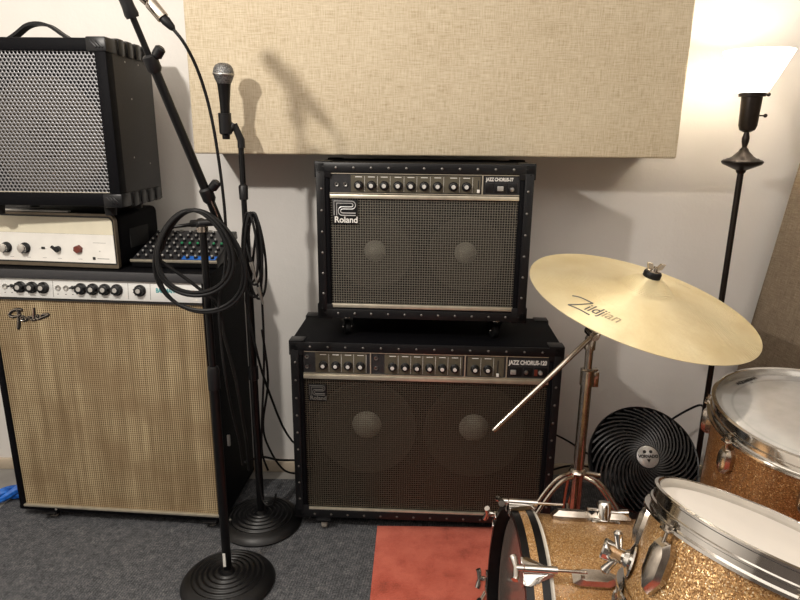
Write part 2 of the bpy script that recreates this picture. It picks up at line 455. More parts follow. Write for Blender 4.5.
def corner_guards(root, w, h, d, s, mat='black_plastic', e=.0035):
    m = mb(mat); th = e
    # three plates meeting at the corner (origin = outer corner, extends +x +y +z)
    m.box(-th, s, -th, s, -th, .001, .0012); m.box(-th, s, -th, .001, -th, s, .0012); m.box(-th, .001, -th, s, -th, s, .0012)
    for (a_, b_) in ((.5,.25),(.25,.5)):
        m.sphere((s*a_, -th, s*b_*1.3), .0028, 8, (1,.5,1))
    me = m.mesh('corner_guard')
    for sx in (-1, 1):
        for sy in (0, 1):
            for sz in (0, 1):
                o = bpy.data.objects.new('corner_guard', me); COL.objects.link(o); o.parent = root
                o.matrix_basis = T(sx*w/2, sy*d, sz*h) @ Matrix.Diagonal((-sx, 1-2*sy, 1-2*sz, 1))
simple('rivet_metal', (.17,.165,.155), .4, .8)
rv_mesh = mb('rivet_metal').lathe([(.0036,0),(.0032,.0012),(.0019,.0020),(0,.0024)], 12, RX(90)).mesh('rivet')
def rivet(root, x, z, y=-.0035):
    o = bpy.data.objects.new('rivet', rv_mesh); COL.objects.link(o); o.parent = root; o.matrix_basis = T(x, y, z)
def speaker(root, x, z, r, y=.03):
    m = mb('speaker_paper').lathe([(r,-.0),(r*.97,.004),(r*.9,.003),(r*.86,0),(r*.35,-.024),(r*.25,-.024)], 48, T(x, y, z) @ RX(90))
    s_ = m.build('speaker_cone', root)
    mb('speaker_cap').lathe([(r*.30,-.026),(r*.27,-.014),(r*.18,-.004),(r*.08,.001),(0,.002)], 32, T(x, y, z) @ RX(90)).build('dust_cap', s_)
simple('bright_cap', (.7,.69,.66), .3, .3)
KJ = knob_master(.0125, .014, cap='bright_cap', capr=.46); KJ2 = knob_master(.0125, .014)
def edge_strips(root, w, h, t):
    m = mb('black_plastic')
    for (x0, x1, z0, z1) in ((-w/2+.001, w/2-.001, h-t*.86, h-.001), (-w/2+.001, w/2-.001, .001, t*.86), (-w/2+.001, -w/2+t*.8, 0.002, h-.002), (w/2-t*.8, w/2-.001, 0.002, h-.002)):
        m.box(x0, x1, -.0028, .002, z0, z1, .0012)
    m.build('edge_trim', root)
def roland_logo(root, x, z, s, mat='logo_silver', txt=True, tm='print_white'):
    ht = s*.62 if txt else s*.6
    plate = mb('black_plastic').box(-s*.08, s*1.08, 0, .003, -s*.52 if txt else -s*.12, s*.62, .0008).build('logo_plate', root, T(x, .004, z))
    def P(l): return [Vector((a_*s, -.0005, b_*s*.55)) for a_, b_ in l]
    def arc(cx, cz, rx, rz, a0, a1, n=8): return [(cx+rx*math.cos(R(a0+(a1-a0)*i/n)), cz+rz*math.sin(R(a0+(a1-a0)*i/n))) for i in range(n+1)]
    A = [(0,-.05),(0,1)] + arc(.82,.68,.18,.32,90,-90) + arc(.42,.18,.12,.18,90,270) [0:9] + [(1,0)]
    B = [(.13,-.05),(.13,.84)] + arc(.80,.70,.07,.14,90,-90) + arc(.36,.18,.17,.38,90,270) + [(.5,-.2),(1,-.2)]
    m = mb(mat); r_ = s*.022
    A2 = [(0,-.2),(0,1)] + arc(.82,.67,.18,.33,90,-90) + arc(.40,.17,.10,.17,90,270) + [(1,0)]
    B2 = [(.12,-.2),(.12,.82)] + arc(.80,.67,.08,.15,90,-90) + arc(.36,.16,.17,.36,90,270) + [(1,-.2)]
    m.tube(P(A2), r_, 6); m.tube(P(B2), r_, 6)
    m.build('emblem', plate)
    if txt: text('brand_lettering', 'Roland', s*.40, tm, plate, T(-.0, -.0008, -s*.44) @ FRONT, bold=s*.008, sx=.98*1/ (1.0), ext=.0003)

def jazz_combo(root, w, h, d, t, tt, panel, strip, gz0, strip2, spk, gm, lay):
    cabinet(root, w, h, d, t, tt=tt, tb=gz0-.001 - .004)
    edge_strips(root, w, h, min(t, tt))
    corner_guards(root, w, h, d, .040, e=.0024)
    iw = w/2-t
    # control panel (z range panel), trims
    mk = mb('dark_panel').box(-iw, iw, .006, .02, panel[0], panel[1]).mat('print_white')
    mb('silver_trim').box(-iw, iw, -.001, .008, strip[0], strip[1], .0015).build('trim_strip', root)
    mb('silver_trim').box(-iw, iw, .002, .008, panel[1]-.0012, panel[1]+.0012).box(-iw, iw, .002, .008, panel[0]-.003, panel[0]-.0005).build('trim_strip', root)
    mb('silver_trim').box(-iw, iw, -.001, .008, strip2[0], strip2[1], .0015).build('trim_strip', root)
    mb(gm).box(-iw, iw, .009, .0105, strip2[1], strip[0]).build('grille', root)
    for (x, z, r) in spk: speaker(root, x, z, r, .05)
    zk = (panel[0]*.62+panel[1]*.38)
    for (x0, x1) in lay['olive']:
        o = mb('olive_panel').box(x0, x1, .004, .007, panel[0]+.002, panel[1]-.004).build('knob_plate', root)
    for x in lay['knobs']:
        copy_part(KJ, 'knob', root, T(x, .004, zk) @ RY(random.uniform(-40, 40)))
        mk.box(x-.009, x+.009, .0034, .0042, panel[1]-.0095, panel[1]-.0078)
        mk.box(x+.0155, x+.0162, .0034, .0042, panel[0]+.004, panel[1]-.006)
    cp_ = mk.build('control_panel', root)
    for x in lay['div']: mb('silver_trim').box(x-.0016, x+.0016, .001, .008, panel[0], panel[1]).build('divider', root)
    for (x, z) in lay['jacks']:
        j = mb('steel').lathe([(.0025,.0),(.0025,.003),(.005,.0035),(.0062,.001),(.0062,-.002)], 16, T(x, .005, z) @ RX(90)).build('input_jack', root)
    x, = lay['slider']
    sl_ = mb('ink_black').box(x-.0012, x+.0012, .003, .0045, panel[0]+.006, panel[1]-.014).build('slide_switch', root)
    mb('print_white').box(x-.0035, x+.0035, -.004, .004, panel[0]+.004, panel[0]+.0125, .0008).build('switch_cap', sl_)
    return cp_

# -- lower, large combo
Wj = .764; Hj = .561; Dj = .285
pj = at(426, 345, 1.63)
jc = thing('guitar_amplifier', 'large black twin-speaker combo amplifier standing on the floor, with the smaller one stacked on it', 'amplifier', (pj.x-.001, 1.635, 0), R(-2.5))
Z0 = .050
def lx(px): return (px-427)*Wj/270.0
jr = bpy.data.objects.new('x', None)
def shift(root, z0):  # helper: parts are built with z from box bottom, so raise them
    for c in root.children:
        c.matrix_basis = T(0,0,z0) @ c.matrix_basis
sp = .0032
hj = Hj
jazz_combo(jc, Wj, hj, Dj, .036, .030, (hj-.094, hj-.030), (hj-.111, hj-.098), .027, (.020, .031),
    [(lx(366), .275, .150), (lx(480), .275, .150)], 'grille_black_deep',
    {'olive': [(lx(317), lx(368.5)), (lx(386.5), lx(464)), (lx(469), lx(505))],
     'knobs': [lx(v) for v in (325,337.5,350,362.5, 394.5,407,419,431.5,444,456.5, 476.5,489)],
     'div': [lx(372.5), lx(507.5), lx(466.5)],
     'jacks': [(lx(308.5), hj-.046), (lx(308.5), hj-.076), (lx(378), hj-.046), (lx(378), hj-.076)],
     'slider': [lx(499)]})
for i in range(14): rivet(jc, -Wj/2+.058+i*(Wj-.116)/13, hj-.014)
for i in range(14): rivet(jc, -Wj/2+.058+i*(Wj-.116)/13, .011)
for i in range(9):
    rivet(jc, -Wj/2+.014, .062+i*(hj-.124)/8); rivet(jc, Wj/2-.014, .062+i*(hj-.124)/8)
roland_logo(jc, lx(310.5), hj-.158, .044, 'ink_grey', tm='ink_grey')
text('model_lettering', 'JAZZ CHORUS-120', .0175, 'print_white', jc, T(lx(509.8), .005, hj-.054) @ FRONT, bold=.0006, sx=.72)
for (x0, x1, mt) in ((510.5,523,'dark_panel'),(524.5,533,'dark_panel'),(534.5,548,'dark_panel')):
    mb('black_plastic').box(lx(x0), lx(x1), .003, .0065, hj-.088, hj-.062, .0008).build('switch_housing', jc)
mb('knob_cap').box(lx(511.5), lx(517), -.002, .004, hj-.082, hj-.069, .001).build('toggle_button', jc)
mb('steel').lathe([(.006,0),(.005,.005),(0,.006)], 14, T(lx(527), .003, hj-.076) @ RX(90)).build('power_socket', jc)
mb('red_brown').box(lx(535), lx(538), 0, .004, hj-.085, hj-.067).build('power_lamp', jc)
mb('knob_cap').lathe([(.0062,0),(.005,.008),(0,.009)], 14, T(lx(541), .003, hj-.076) @ RX(90)).build('toggle_button', jc)
shift(jc, Z0)
for (x, y) in ((-Wj/2+.085, .004), (Wj/2-.10, .05), (-Wj/2+.09, Dj-.05), (Wj/2-.09, Dj-.05)):
    caster(jc, x, y, Z0, .022, 'dull_grey_wheel', 'black_plastic', 0, drop=Z0-.006)

# -- upper, small combo
W7 = .575; H7 = .427; D7 = .25
p7 = at(425, 245, 1.655)
TOP = Z0+hj
j7 = thing('guitar_amplifier', 'smaller black twin-speaker combo amplifier with silver logo, stacked on the larger one', 'amplifier', (p7.x-.006, 1.655, TOP), R(-3))
def l7(px): return (px-425.3)*W7/220.0
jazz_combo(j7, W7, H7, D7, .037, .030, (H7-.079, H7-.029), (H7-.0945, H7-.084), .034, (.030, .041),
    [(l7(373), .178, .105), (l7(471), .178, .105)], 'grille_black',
    {'olive': [(l7(351), l7(482))],
     'knobs': [l7(v) for v in (359,372,385,399,412,425.5,439,455,468)],
     'div': [l7(484)], 'jacks': [(l7(336.5), H7-.058), (l7(345.5), H7-.058)], 'slider': [l7(480)]})
for i in range(11): rivet(j7, -W7/2+.055+i*(W7-.11)/10, H7-.014)
for i in range(11): rivet(j7, -W7/2+.055+i*(W7-.11)/10, .014)
for i in range(6):
    rivet(j7, -W7/2+.015, .07+i*(H7-.14)/5); rivet(j7, W7/2-.015, .07+i*(H7-.14)/5)
roland_logo(j7, l7(333.5), H7-.134, .058)
text('model_lettering', 'JAZZ CHORUS-77', .0125, 'print_white', j7, T(l7(487.5), .005, H7-.044) @ FRONT, bold=.0004, sx=.72)
for (x0, x1) in ((487,495),(496,508),(509,519)):
    mb('black_plastic').box(l7(x0), l7(x1), .003, .0065, H7-.075, H7-.049, .0008).build('switch_housing', j7)
mb('knob_cap').box(l7(499), l7(505), -.001, .004, H7-.069, H7-.057, .001).build('toggle_button', j7)
mb('steel').lathe([(.0065,0),(.005,.006),(0,.007)], 14, T(l7(513.5), .003, H7-.065) @ RX(90)).build('power_switch', j7)
shift(j7, .066)
for (x, y) in ((-W7/2+.075, .05), (W7/2-.075, .05), (-W7/2+.075, D7-.05), (W7/2-.075, D7-.05)):
    caster(j7, x, y, .066, .021, 'black_rubber', 'chrome', 20, drop=.066-.0005)

# ------------------------------------------------------------------ Fender bass combo
Wf = .655; Hf = .768; Df = .30; ZF = .036
pfR = at(217, 410, 1.645); YF = 5.0
fcx = pfR.x - Wf/2*math.cos(R(YF)); fcy = 1.64 - Wf/2*math.sin(R(YF))*-1*-1
fa = thing('bass_amplifier', 'tall bass combo amplifier with worn gold grille cloth and silver control panel', 'amplifier', (fcx, 1.665, 0), R(-4.5))
def lf(px): return .1365+(px-139.5)*.002892
cabinet(fa, Wf, Hf, Df, .020, tt=.028, tb=.018, rec=.02)
mb('grey_tolex').box(-Wf/2+.002, Wf/2-.002, -.0015, .01, Hf-.027, Hf-.001, .003).build('front_lip', fa)
iw = Wf/2-.0205
pz0, pz1 = Hf-.083, Hf-.028
mk = mb('silver_panel').box(-iw, iw, 0, .012, 0, pz1-pz0, .001).mat('ink_grey')
for px in (3,10,57,65,72): mk.box(lf(px)-.007, lf(px)-.003, -.0006, 0, .012, .014)
for px in (19,31,42.5,80.5,92.5,104.5,116.5,139.5): mk.box(lf(px)-.012, lf(px)+.004, -.0006, 0, .0065, .0075)
for px in (50.5, 126, 148): mk.box(lf(px)-.0004, lf(px)+.0004, -.0006, 0, .005, .05)
pan = mk.build('control_panel', fa, T(0, .004, pz0) @ RX(-6))
mb('ink_black').box(-iw, iw, .001, .006, pz0-.006, pz0-.002).build('panel_edge', fa)
mb('grille_gold').box(-iw, iw, .008, .016, .018, pz0-.004).build('grille_cloth', fa)
mb('silver_trim').box(-iw-.004, iw+.004, -.001, .01, .012, .020, .002).build('trim_strip', fa)
KF = knob_master(.0165, .016, capr=.42)
zk = .030
for px in (19,31,42.5, 80.5,92.5,104.5,116.5, 139.5): copy_part(KF, 'knob', pan, T(lf(px)-.004, 0, zk) @ RY(random.uniform(-30,30)))
for px in (3, 57, 65, 199):
    mb('steel').lathe([(.0035,.001),(.0035,.003),(.007,.0035),(.0085,0)], 16, T(lf(px)-.004, 0, zk) @ RX(90)).build('input_jack', pan)
for px in (10, 72):
    mb('ink_black').lathe([(.005,0),(.005,.003),(.002,.004),(.003,.014),(0,.015)], 12, T(lf(px)-.004, 0, zk+.003) @ RX(90)).build('toggle_switch', pan)
text('model_lettering', 'BASSMAN', .0175, 'teal_ink', pan, T(lf(153.5), -.0008, .026) @ FRONT, bold=.0004, sx=.7)
def fnd(pts): return [Vector(((x-18)*.00029, -.001, (480-y)*.00029)) for x, y in pts]
fb = mb('ink_black'); fs_ = mb('worn_chrome')
strokes = [([(60,475),(25,465),(20,445),(55,410),(110,392),(160,400)], .0022), ([(112,400),(118,440),(105,520),(92,575),(84,590)], .0028),
           ([(62,470),(100,462),(140,448)], .0018), ([(135,500),(165,480),(158,462),(140,470),(138,500),(155,512),(178,500)], .0016),
           ([(182,470),(186,505),(200,472),(212,470),(216,500)], .0016), ([(262,462),(240,462),(232,485),(244,500),(262,480),(282,372),(270,490),(288,488)], .0017),
           ([(292,480),(316,462),(310,446),(296,455),(296,482),(316,486),(332,476)], .0016), ([(336,448),(342,480),(350,450),(370,436),(425,436),(372,462),(330,478)], .0018)]
for pts, r in strokes:
    fb.tube([p+Vector((0,.0015,-.001)) for p in spline(fnd(pts), 5)], r*1.9, 8); fs_.tube([p+Vector((0,-.0026,.0004)) for p in spline(fnd(pts), 5)], r*.7, 8)
bd = fb.build('brand_badge', fa, T(lf(1.8), .006, pz0-.060)); fs_.build('badge_face', bd)
for (x, z) in ((lf(217)-.003, .02), ):
    mb('steel').box(x-.004, x+.004, -.003, .004, z-.004+.24, z+.03+.24, .001).build('edge_clip', fa)
for px in (21, 212): mb('steel').lathe([(.004,0),(.003,.002),(0,.003)], 10, T(lf(px), -.0015, .008) @ RX(90)).build('screw', fa)
shift(fa, ZF)
for c in list(fa.children):
    pass
for (x, y) in ((-Wf/2+.10, .030), (Wf/2-.045, .030), (-Wf/2+.10, Df-.04), (Wf/2-.045, Df-.04)):
    caster(fa, x, y-.02, ZF, .015, 'dull_grey_wheel', 'black_plastic', 0, drop=ZF-.006)
FTOP = ZF+Hf
FY0 = fa.location.y

# ------------------------------------------------------------------ amplifier head
pr = at(121, 266, 1.70)
Wh = .56; Hh = .158; Dh = .23
hd = thing('amplifier_head', 'cream and white amplifier head with rounded corners on top of the tall bass combo', 'amplifier', (pr.x-Wh/2+.006, 1.725, FTOP), R(-7))
m = mb('black_tolex').box(-Wh/2, Wh/2, .004, Dh, .004, Hh-.004, .016, 4)
m.build('cabinet', hd)
def rrect(x0, x1, z0, z1, r, rb=.004, n=6):
    o = []
    for cx, cz, a0, rr in ((x1-r, z1-r, 0, r), (x0+r, z1-r, 90, r), (x0+rb, z0+rb, 180, rb), (x1-rb, z0+rb, 270, rb)):
        o += [(cx+rr*math.cos(R(a0+90*i/n)), cz+rr*math.sin(R(a0+90*i/n))) for i in range(n+1)]
    return o
simple('dull_rim', (.16,.13,.095), .4, .6)
mb('dull_rim').prism(rrect(-Wh/2, Wh/2, .004, Hh-.004, .020), .010, 0, Mx=RX(90) , h0=-.004).build('face_rim', hd)
mb('ink_black').prism(rrect(-Wh/2+.003, Wh/2-.003, .014, Hh-.010, .016), .011, 0, Mx=RX(90), h0=.0095).build('face_gasket', hd)
mb('cream_panel').prism(rrect(-Wh/2+.0055, Wh/2-.0055, .098, Hh-.0145, .014, .001), .0125, 0, Mx=RX(90), h0=.0105).build('upper_face', hd)
def lh(px): return Wh/2-.008-(118-px)*.00268
fp = mb('white_panel').prism(rrect(-Wh/2+.0055, Wh/2-.0055, .0185, .0975, .001, .001), .013, 0, Mx=RX(90), h0=.0105)
fp.mat('ink_grey').box(lh(96), lh(110), -.0132, -.0128, .0745, .0753).box(lh(99), lh(112), -.0132, -.0128, .030, .0315)
for px in (3,22,40,57,80): fp.box(lh(px)-.006, lh(px)+.006, -.0132, -.0128, .0275, .0283)
fp = fp.build('control_panel', hd)
KH = knob_master(.015, .020, 'black_plastic', 'chrome', .85)
for px in (-18, -1, 20): copy_part(KH, 'knob', hd, T(lh(px), -.012, .055))
mb('ink_black').box(-.005, .005, -.003, 0, -.003, .003).build('slide_switch', hd, T(lh(40), -.012, .056))
m = mb('white_plastic')
for sx in (-1,1): m.sphere((sx*.009, 0, 0), .0018, 8)
m.build('switch_screw', hd, T(lh(40), -.013, .056))
m = mb('black_plastic').lathe([(0,0),(.008,0),(.008,.012),(.0055,.015),(0,.015)], 20, RX(90)).box(-.0035,.0035,-.019,-.012,-.006,.014,.001, Mx=RY(-50)).sphere((.003,-.016,.0), .003, 8)
m.build('pointer_knob', hd, T(lh(57), -.012, .055))
m = mb('red_brown').prism([(.0125*math.cos(R(60*i+30))*1.05, .0125*math.sin(R(60*i+30))) for i in range(6)], .011, .18, Mx=RX(90)).build('indicator_jewel', hd, T(lh(79.5), -.0125, .056) @ RY(12))
mb('ink_black').box(lh(94), lh(97), -.0138, -.0128, .027, .035).build('logo_mark', hd)
mb('steel').sphere((lh(102.5), -.013, .052), .0018, 8).build('indicator_light', hd)
vt = mb('inside_black').box(Wh/2-.001, Wh/2+.0015, .06, .16, .05, .105, .0006)
vt.build('side_vent', hd)
for sx in (-1,1):
    for y in (.04, Dh-.04): mb('black_rubber').lathe([(0,0),(.012,0),(.012,.005),(0,.005)], 12, T(sx*(Wh/2-.04), y, 0)).build('foot', hd)
m = mb('steel').box(-.16, .16, .002, .016, Hh-.004, Hh+.001, .0015); m.build('top_strip', hd, T(-.02,0,0))

# ------------------------------------------------------------------ perforated-grille amp on top
Wk = .40; Hk = .405; Dk = .270
pk = at(121, 206, 1.60)
HT = FTOP+Hh
ka = thing('keyboard_amplifier', 'black amplifier with perforated steel grille and arched strap handle, topmost at the left', 'amplifier', (pk.x-Wk/2+.002, 1.605, HT), R(-1))
B0 = pk.z-HT-.002
m = mb('charcoal_paint').box(-Wk/2, Wk/2, .03, Dk, B0, B0+Hk, .006, 3); m.build('cabinet', ka)
t = .030
m = mb('black_tolex')
m.box(-Wk/2, Wk/2, 0, .05, B0+Hk-t, B0+Hk, .004); m.box(-Wk/2, Wk/2, 0, .05, B0, B0+.034, .004)
m.box(-Wk/2+.0006, -Wk/2+t, .0006, .0494, B0+.0006, B0+Hk-.0006, .004); m.box(Wk/2-t, Wk/2-.0006, .0006, .0494, B0+.0006, B0+Hk-.0006, .004); m.build('front_frame', ka)
mb('perforated_steel').box(-Wk/2+t-.002, Wk/2-t+.002, .008, .0095, B0+.034, B0+Hk-t+.002).build('grille', ka)
mb('inside_black').box(-Wk/2+t, Wk/2-t, .0235, .0295, B0+.03, B0+Hk-t).build('baffle', ka)
mb('speaker_paper').lathe([(.15,.002),(.14,.006),(.128,.003),(.05,.001),(.045,.0055),(.0,.008)], 48, T(.02, .0225, B0+.17) @ RX(90)).build('speaker_cone', ka)
mb('silver_trim').box(-Wk/2+t, Wk/2-t, .004, .010, B0+.033, B0+.0355).build('grille_edge', ka)
# ribbed corner mouldings
for sx in (-1, 1):
    for z, up in ((B0+Hk, 1), (B0, 0)):
        m = mb('black_plastic')
        x1 = sx*(Wk/2+.003)
        xa, xb = sorted((x1, x1-sx*.05)); za, zb = (z-.032, z+.003) if up else (z-.003, z+.032)
        m.box(xa, xb, -.002, .055, za, zb, .004)
        za2, zb2 = (z-.024, z+.002) if up else (z-.002, z+.024)
        m.box(min(x1-sx*.001, x1-sx*.01), max(x1-sx*.001, x1-sx*.01), .05, Dk-.01, za2, zb2, .003)
        m.box(xa, xb, .05, Dk-.01, (z-.002 if up else z-.003), (z+.003 if up else z+.002), .001)
        for i in range(4):
            y0 = .062+i*.050
            m.box(min(x1+sx*.003, x1-sx*.045), max(x1+sx*.003, x1-sx*.045), y0, y0+.032, za-.001 if up else za-.003, zb+(.004 if up else 0), .004)
        for i in range(3):   # diagonal cleats on the front face
            m.box(-.012, .012, -.0045, -.001, -.0025, .0025, .001, Mx=T(x1-sx*.024+(i-1)*.008, 0, (za+zb)/2+(i-1)*.006*sx*0) @ RY(45*sx))
        m.build('corner_moulding', ka)
for (y, z) in ((.10,.36),(.18,.36),(.12,.27),(.2,.10),(.1,.12)): mb('steel').sphere((Wk/2, y, B0+z), .0025, 8, (.5,1,1)).build('screw', ka)
hp = spline([(-.105,0,0),(-.085,0,.004),(-.06,0,.018),(-.03,0,.038),(0,0,.044),(.03,0,.038),(.06,0,.018),(.085,0,.004),(.105,0,0)], 5)
m = mb('black_rubber')
vs = []; fs = []
for i, p in enumerate(hp):
    for (dy, dz) in ((-.014,-.004),(.014,-.004),(.014,.004),(-.014,.004)): vs.append((p.x, dy, p.z+.006+dz))
for i in range(len(hp)-1):
    for q in range(4): fs.append((i*4+q, i*4+(q+1)%4, i*4+4+(q+1)%4, i*4+4+q))
m.add(vs, fs)
for sx in (-1,1): m.box(sx*.105-.022, sx*.105+.022, -.017, .017, 0, .012, .004)
m.build('handle', ka, T(at(40,40,1.74).x-ka.location.x, .135, B0+Hk))
for sx in (-1,1):
    for y in (.04, Dk-.04):
        mb('black_rubber').lathe([(0,0),(.014,0),(.016,B0),(0,B0)], 14, T(sx*(Wk/2-.05), min(y, .2), 0)).build('foot', ka)

# ------------------------------------------------------------------ mixer
pm = at(170, 262, 1.71)
Wm = .246; Dm = .20
mx_ = thing('audio_mixer', 'small black mixing console with rows of knobs beside the amplifier head', 'mixer', (at(174,262,1.70).x, 1.70, FTOP), R(-3))
tilt = 16
mm_ = T(0, .0, .014) @ RX(tilt)
m = mb('black_plastic').box(-Wm/2, Wm/2, 0, Dm, -.012, .012, .003, 2, Mx=mm_)
m.box(-Wm/2+.01, Wm/2-.01, .02, Dm*.9, 0.004, .03, .002)
m.box(-Wm/2+.01, Wm/2-.01, Dm*.75, Dm*.9, 0.004, .062, .002); m.build('body', mx_)
mb('silver_trim').box(-Wm/2, Wm/2, -.004, .002, .006, .0135, .001, Mx=mm_).build('front_edge', mx_)
for sx in (-1,1):
    mb('black_rubber').box(sx*.1-.01, sx*.1+.01, .02, .04, 0, .006).build('foot', mx_)
pl = mb('dark_panel').box(-Wm/2+.004, Wm/2-.004, .004, Dm-.005, .0115, .0126, Mx=mm_).build('panel', mx_)
mb('blue_panel').box(.02, Wm/2-.006, .006, .026, .0126, .0134, Mx=mm_).build('blue_strip', mx_)
simple('cap_grey', (.34,.34,.33), .5)
kc = mb('cap_grey').lathe([(.0030,.0065),(.0028,.0105),(0,.011)], 10)
kb = mb('black_plastic').lathe([(.0058,0),(.0048,.007),(0,.007)], 12); kmesh = kb.mesh('knob'); kcm = kc.mesh('knob_cap')
kcg = mb('green_led').lathe([(.0038,.006),(.0036,.0105),(0,.011)], 10).mesh('knob_cap')
for r_ in range(7):
    for c_ in range(10):
        if (r_, c_) in ((6,1),(6,3),(5,8)): continue
        o = bpy.data.objects.new('knob', kmesh); COL.objects.link(o); o.parent = mx_
        o.matrix_basis = mm_ @ T(-Wm/2+.018+c_*.0235+(r_ % 2)*.003, .014+r_*.0265, .0126)
        k = bpy.data.objects.new('knob_cap', kcg if r_ == 3 and c_ > 3 else kcm); COL.objects.link(k); k.parent = o
# scribble strip / cables sockets at the back
for i in range(4): mb('steel').lathe([(.005,0),(.0075,.001),(.0075,.004),(.004,.004)], 14, mm_ @ T(-.09+.045*i, .188, .0126)).build('output_socket', mx_)

# ------------------------------------------------------------------ round-base stands
def round_base(parent, r=.124, h=.042):
    pr = [(0,h+.004),(.014,h+.004),(.016,h-.001)]
    for i in range(49):
        q = .018+.078*i/48; env = h-.003-.012*((q-.018)/.078)**2
        pr.append((q, env+.0024*math.cos((q-.026)/.0145*2*PI)))
    pr += [(.102,h-.017),(.110,h-.021),(.117,h-.027),(.122,h-.033),(r,.006),(r-.001,.002),(r-.006,0),(0,0)]
    mb('cast_iron').lathe(pr, 64).build('base', parent)
b1 = ground(228, 575, .03)
bs = thing('boom_microphone_stand', 'black boom stand with a round ribbed base, nearest the camera beside the tall bass combo', 'microphone stand', (b1.x, b1.y, .006))
round_base(bs)
tp = at(201, 222, b1.y); PH = tp.z
def bl(v): return Vector(v) - Vector(bs.location)   # world -> stand-local
m = mb('black_paint').cyl((0,0,.04), (0,0,.60), .0115).build('lower_pole', bs)
mb('black_paint').cyl((0,0,.58), (0,0,PH-.02), .0085).build('upper_pole', bs)
mb('black_plastic').lathe([(.0085,0),(.0145,.002),(.015,.05),(.012,.06),(.009,.062)], 20, T(0,0,.56)).build('clutch', bs)
mb('worn_chrome').lathe([(.0,0),(.0125,0),(.0125,.012),(.008,.016)], 18, T(0,0,PH-.028)).build('collar', bs)
mb('print_white').box(-.0035, .0035, -.0132, -.0118, .06, .10).build('white_streak', bs, T(-.003, 0, 0))  # narrow white streak near the foot of the pole
YB = b1.y
B0_ = at(219, 222, YB-.012); Bt = at(128, 6, YB-.135)
def onboom(px, py): # interpolate on boom line by pixel y
    t_ = (222-py)/(222-6); return B0_.lerp(Bt, t_)
dirb = (Bt-B0_).normalized()
# axis clamp from pole top to boom
m = mb('black_plastic').sphere(bl((tp.x, YB, PH-.004)), .0135, 16)
m.cyl(bl((tp.x-.022, YB, PH-.004)), bl(B0_+Vector((-.006,0,0))), .0085); m.build('boom_clamp', bs)
m = mb('black_plastic').tube([bl((tp.x-.022, YB, PH-.006)), bl(at(173, 227, YB))], [.005,.0035], 10).sphere(bl(at(172,227,YB)), .006, 10)
m.build('wing_handle', bs)
mb('black_paint').tube([bl(B0_-dirb*.10), bl(onboom(0,60))], .0095, 16).build('boom_tube', bs)
mb('black_paint').tube([bl(onboom(0,62)), bl(Bt+dirb*.06)], .0062, 14).build('boom_arm', bs)
def clamp(px, py, knx, kny, nm='boom_knob'):
    c = onboom(px, py)
    m = mb('black_plastic').tube([bl(c-dirb*.018), bl(c-dirb*.012), bl(c+dirb*.012), bl(c+dirb*.016)], [.011,.0145,.0145,.010], 16)
    k = at(knx, kny, c.y-.004); kd = (k-c).normalized()
    m.tube([bl(c), bl(k-kd*.008)], .007, 10); m.tube([bl(k-kd*.010), bl(k-kd*.006), bl(k+kd*.010), bl(k+kd*.014)], [.006,.0105,.0105,.006], 16)
    m.build(nm, bs)
clamp(151, 56, 158, 53); clamp(210, 190, 214, 186)
e0 = Bt - dirb*.02
mb('black_plastic').tube([bl(onboom(0,16)), bl(onboom(0,13)), bl(Bt), bl(Bt+dirb*.07)], [.012,.0135,.012,.011], 16).build('end_grip', bs)
m = mb('worn_chrome').tube([bl(onboom(0,216)+Vector((.006,-.011,0))), bl(onboom(0,192)+Vector((.006,-.011,0)))], .0018, 8); m.build('boom_glare', bs)  # thin bright rod standing in for the white glare along the boom

b2 = ground(263, 527, .02)
b2 = Vector((at(261, 510, 1.68).x, 1.68, 0))
ss = thing('microphone_stand', 'black straight microphone stand with a round base, behind the boom stand', 'microphone stand', (b2.x, 1.68, .006))
round_base(ss)
mt = at(241, 140, 1.665)
mb('black_paint').cyl((0,0,.04), (0,0,.90), .0115).build('lower_pole', ss)
mb('black_paint').cyl((0,0,.88), (0,0,mt.z-.006-.01), .0075).build('upper_pole', ss)
z1 = at(241,194,1.68).z
mb('black_plastic').lathe([(.0085,-.022),(.0115,-.020),(.0125,.014),(.010,.018),(.0075,.020)], 20, T(0,0,z1)).build('clutch', ss)
mb('black_plastic').lathe([(.0115,-.02),(.0145,-.018),(.0145,.02),(.0115,.022)], 20, T(0,0,at(253,375,1.68).z)).build('joint_ring', ss)
def sl2(v): return Vector(v)-Vector(ss.location)
# mic clip
ca = at(241, 140, 1.672); cb = at(234, 124, 1.665); cc = at(226, 133, 1.66); ct = at(224.5, 113, 1.655)
m = mb('black_plastic').tube([sl2(ca-Vector((0,0,.02))), sl2(ca), sl2(cb), ], [.010,.010,.008], 14)
m.tube([sl2(cc-Vector((0,0,.004))), sl2(cc), sl2(ct)], [.013,.0165,.0165], 18)
m.tube([sl2(cb), sl2(cc+Vector((.01,0,.008)))], .009, 12); m.build('microphone_clip', ss)
# handheld mic
mh = at(223.5, 74, 1.648); md = (mh-cc).normalized()
mic = thing('microphone', 'handheld vocal microphone with silver mesh ball in the clip of the straight stand', 'microphone', Mx=frame(cc, md))
L = (mh-cc).length
mb('black_paint').lathe([(0,-.015),(.0095,-.015),(.0105,0),(.0125,L*.5),(.0165,L-.026),(.0175,L-.022),(0,L-.022)], 28).build('handle', mic)
mb('mic_mesh').lathe([(.0165,L-.024),(.0225,L-.012),(.0255,L-.0015),(.0262,L+.001),(.0255,L+.005),(.0235,L+.014),(.019,L+.021),(.011,L+.0255),(0,L+.027)], 32).build('mesh_ball', mic)
mb('steel').lathe([(.0262,L-.0025),(.0272,L-.001),(.0272,L+.001),(.0262,L+.0025)], 32).build('band', mic)

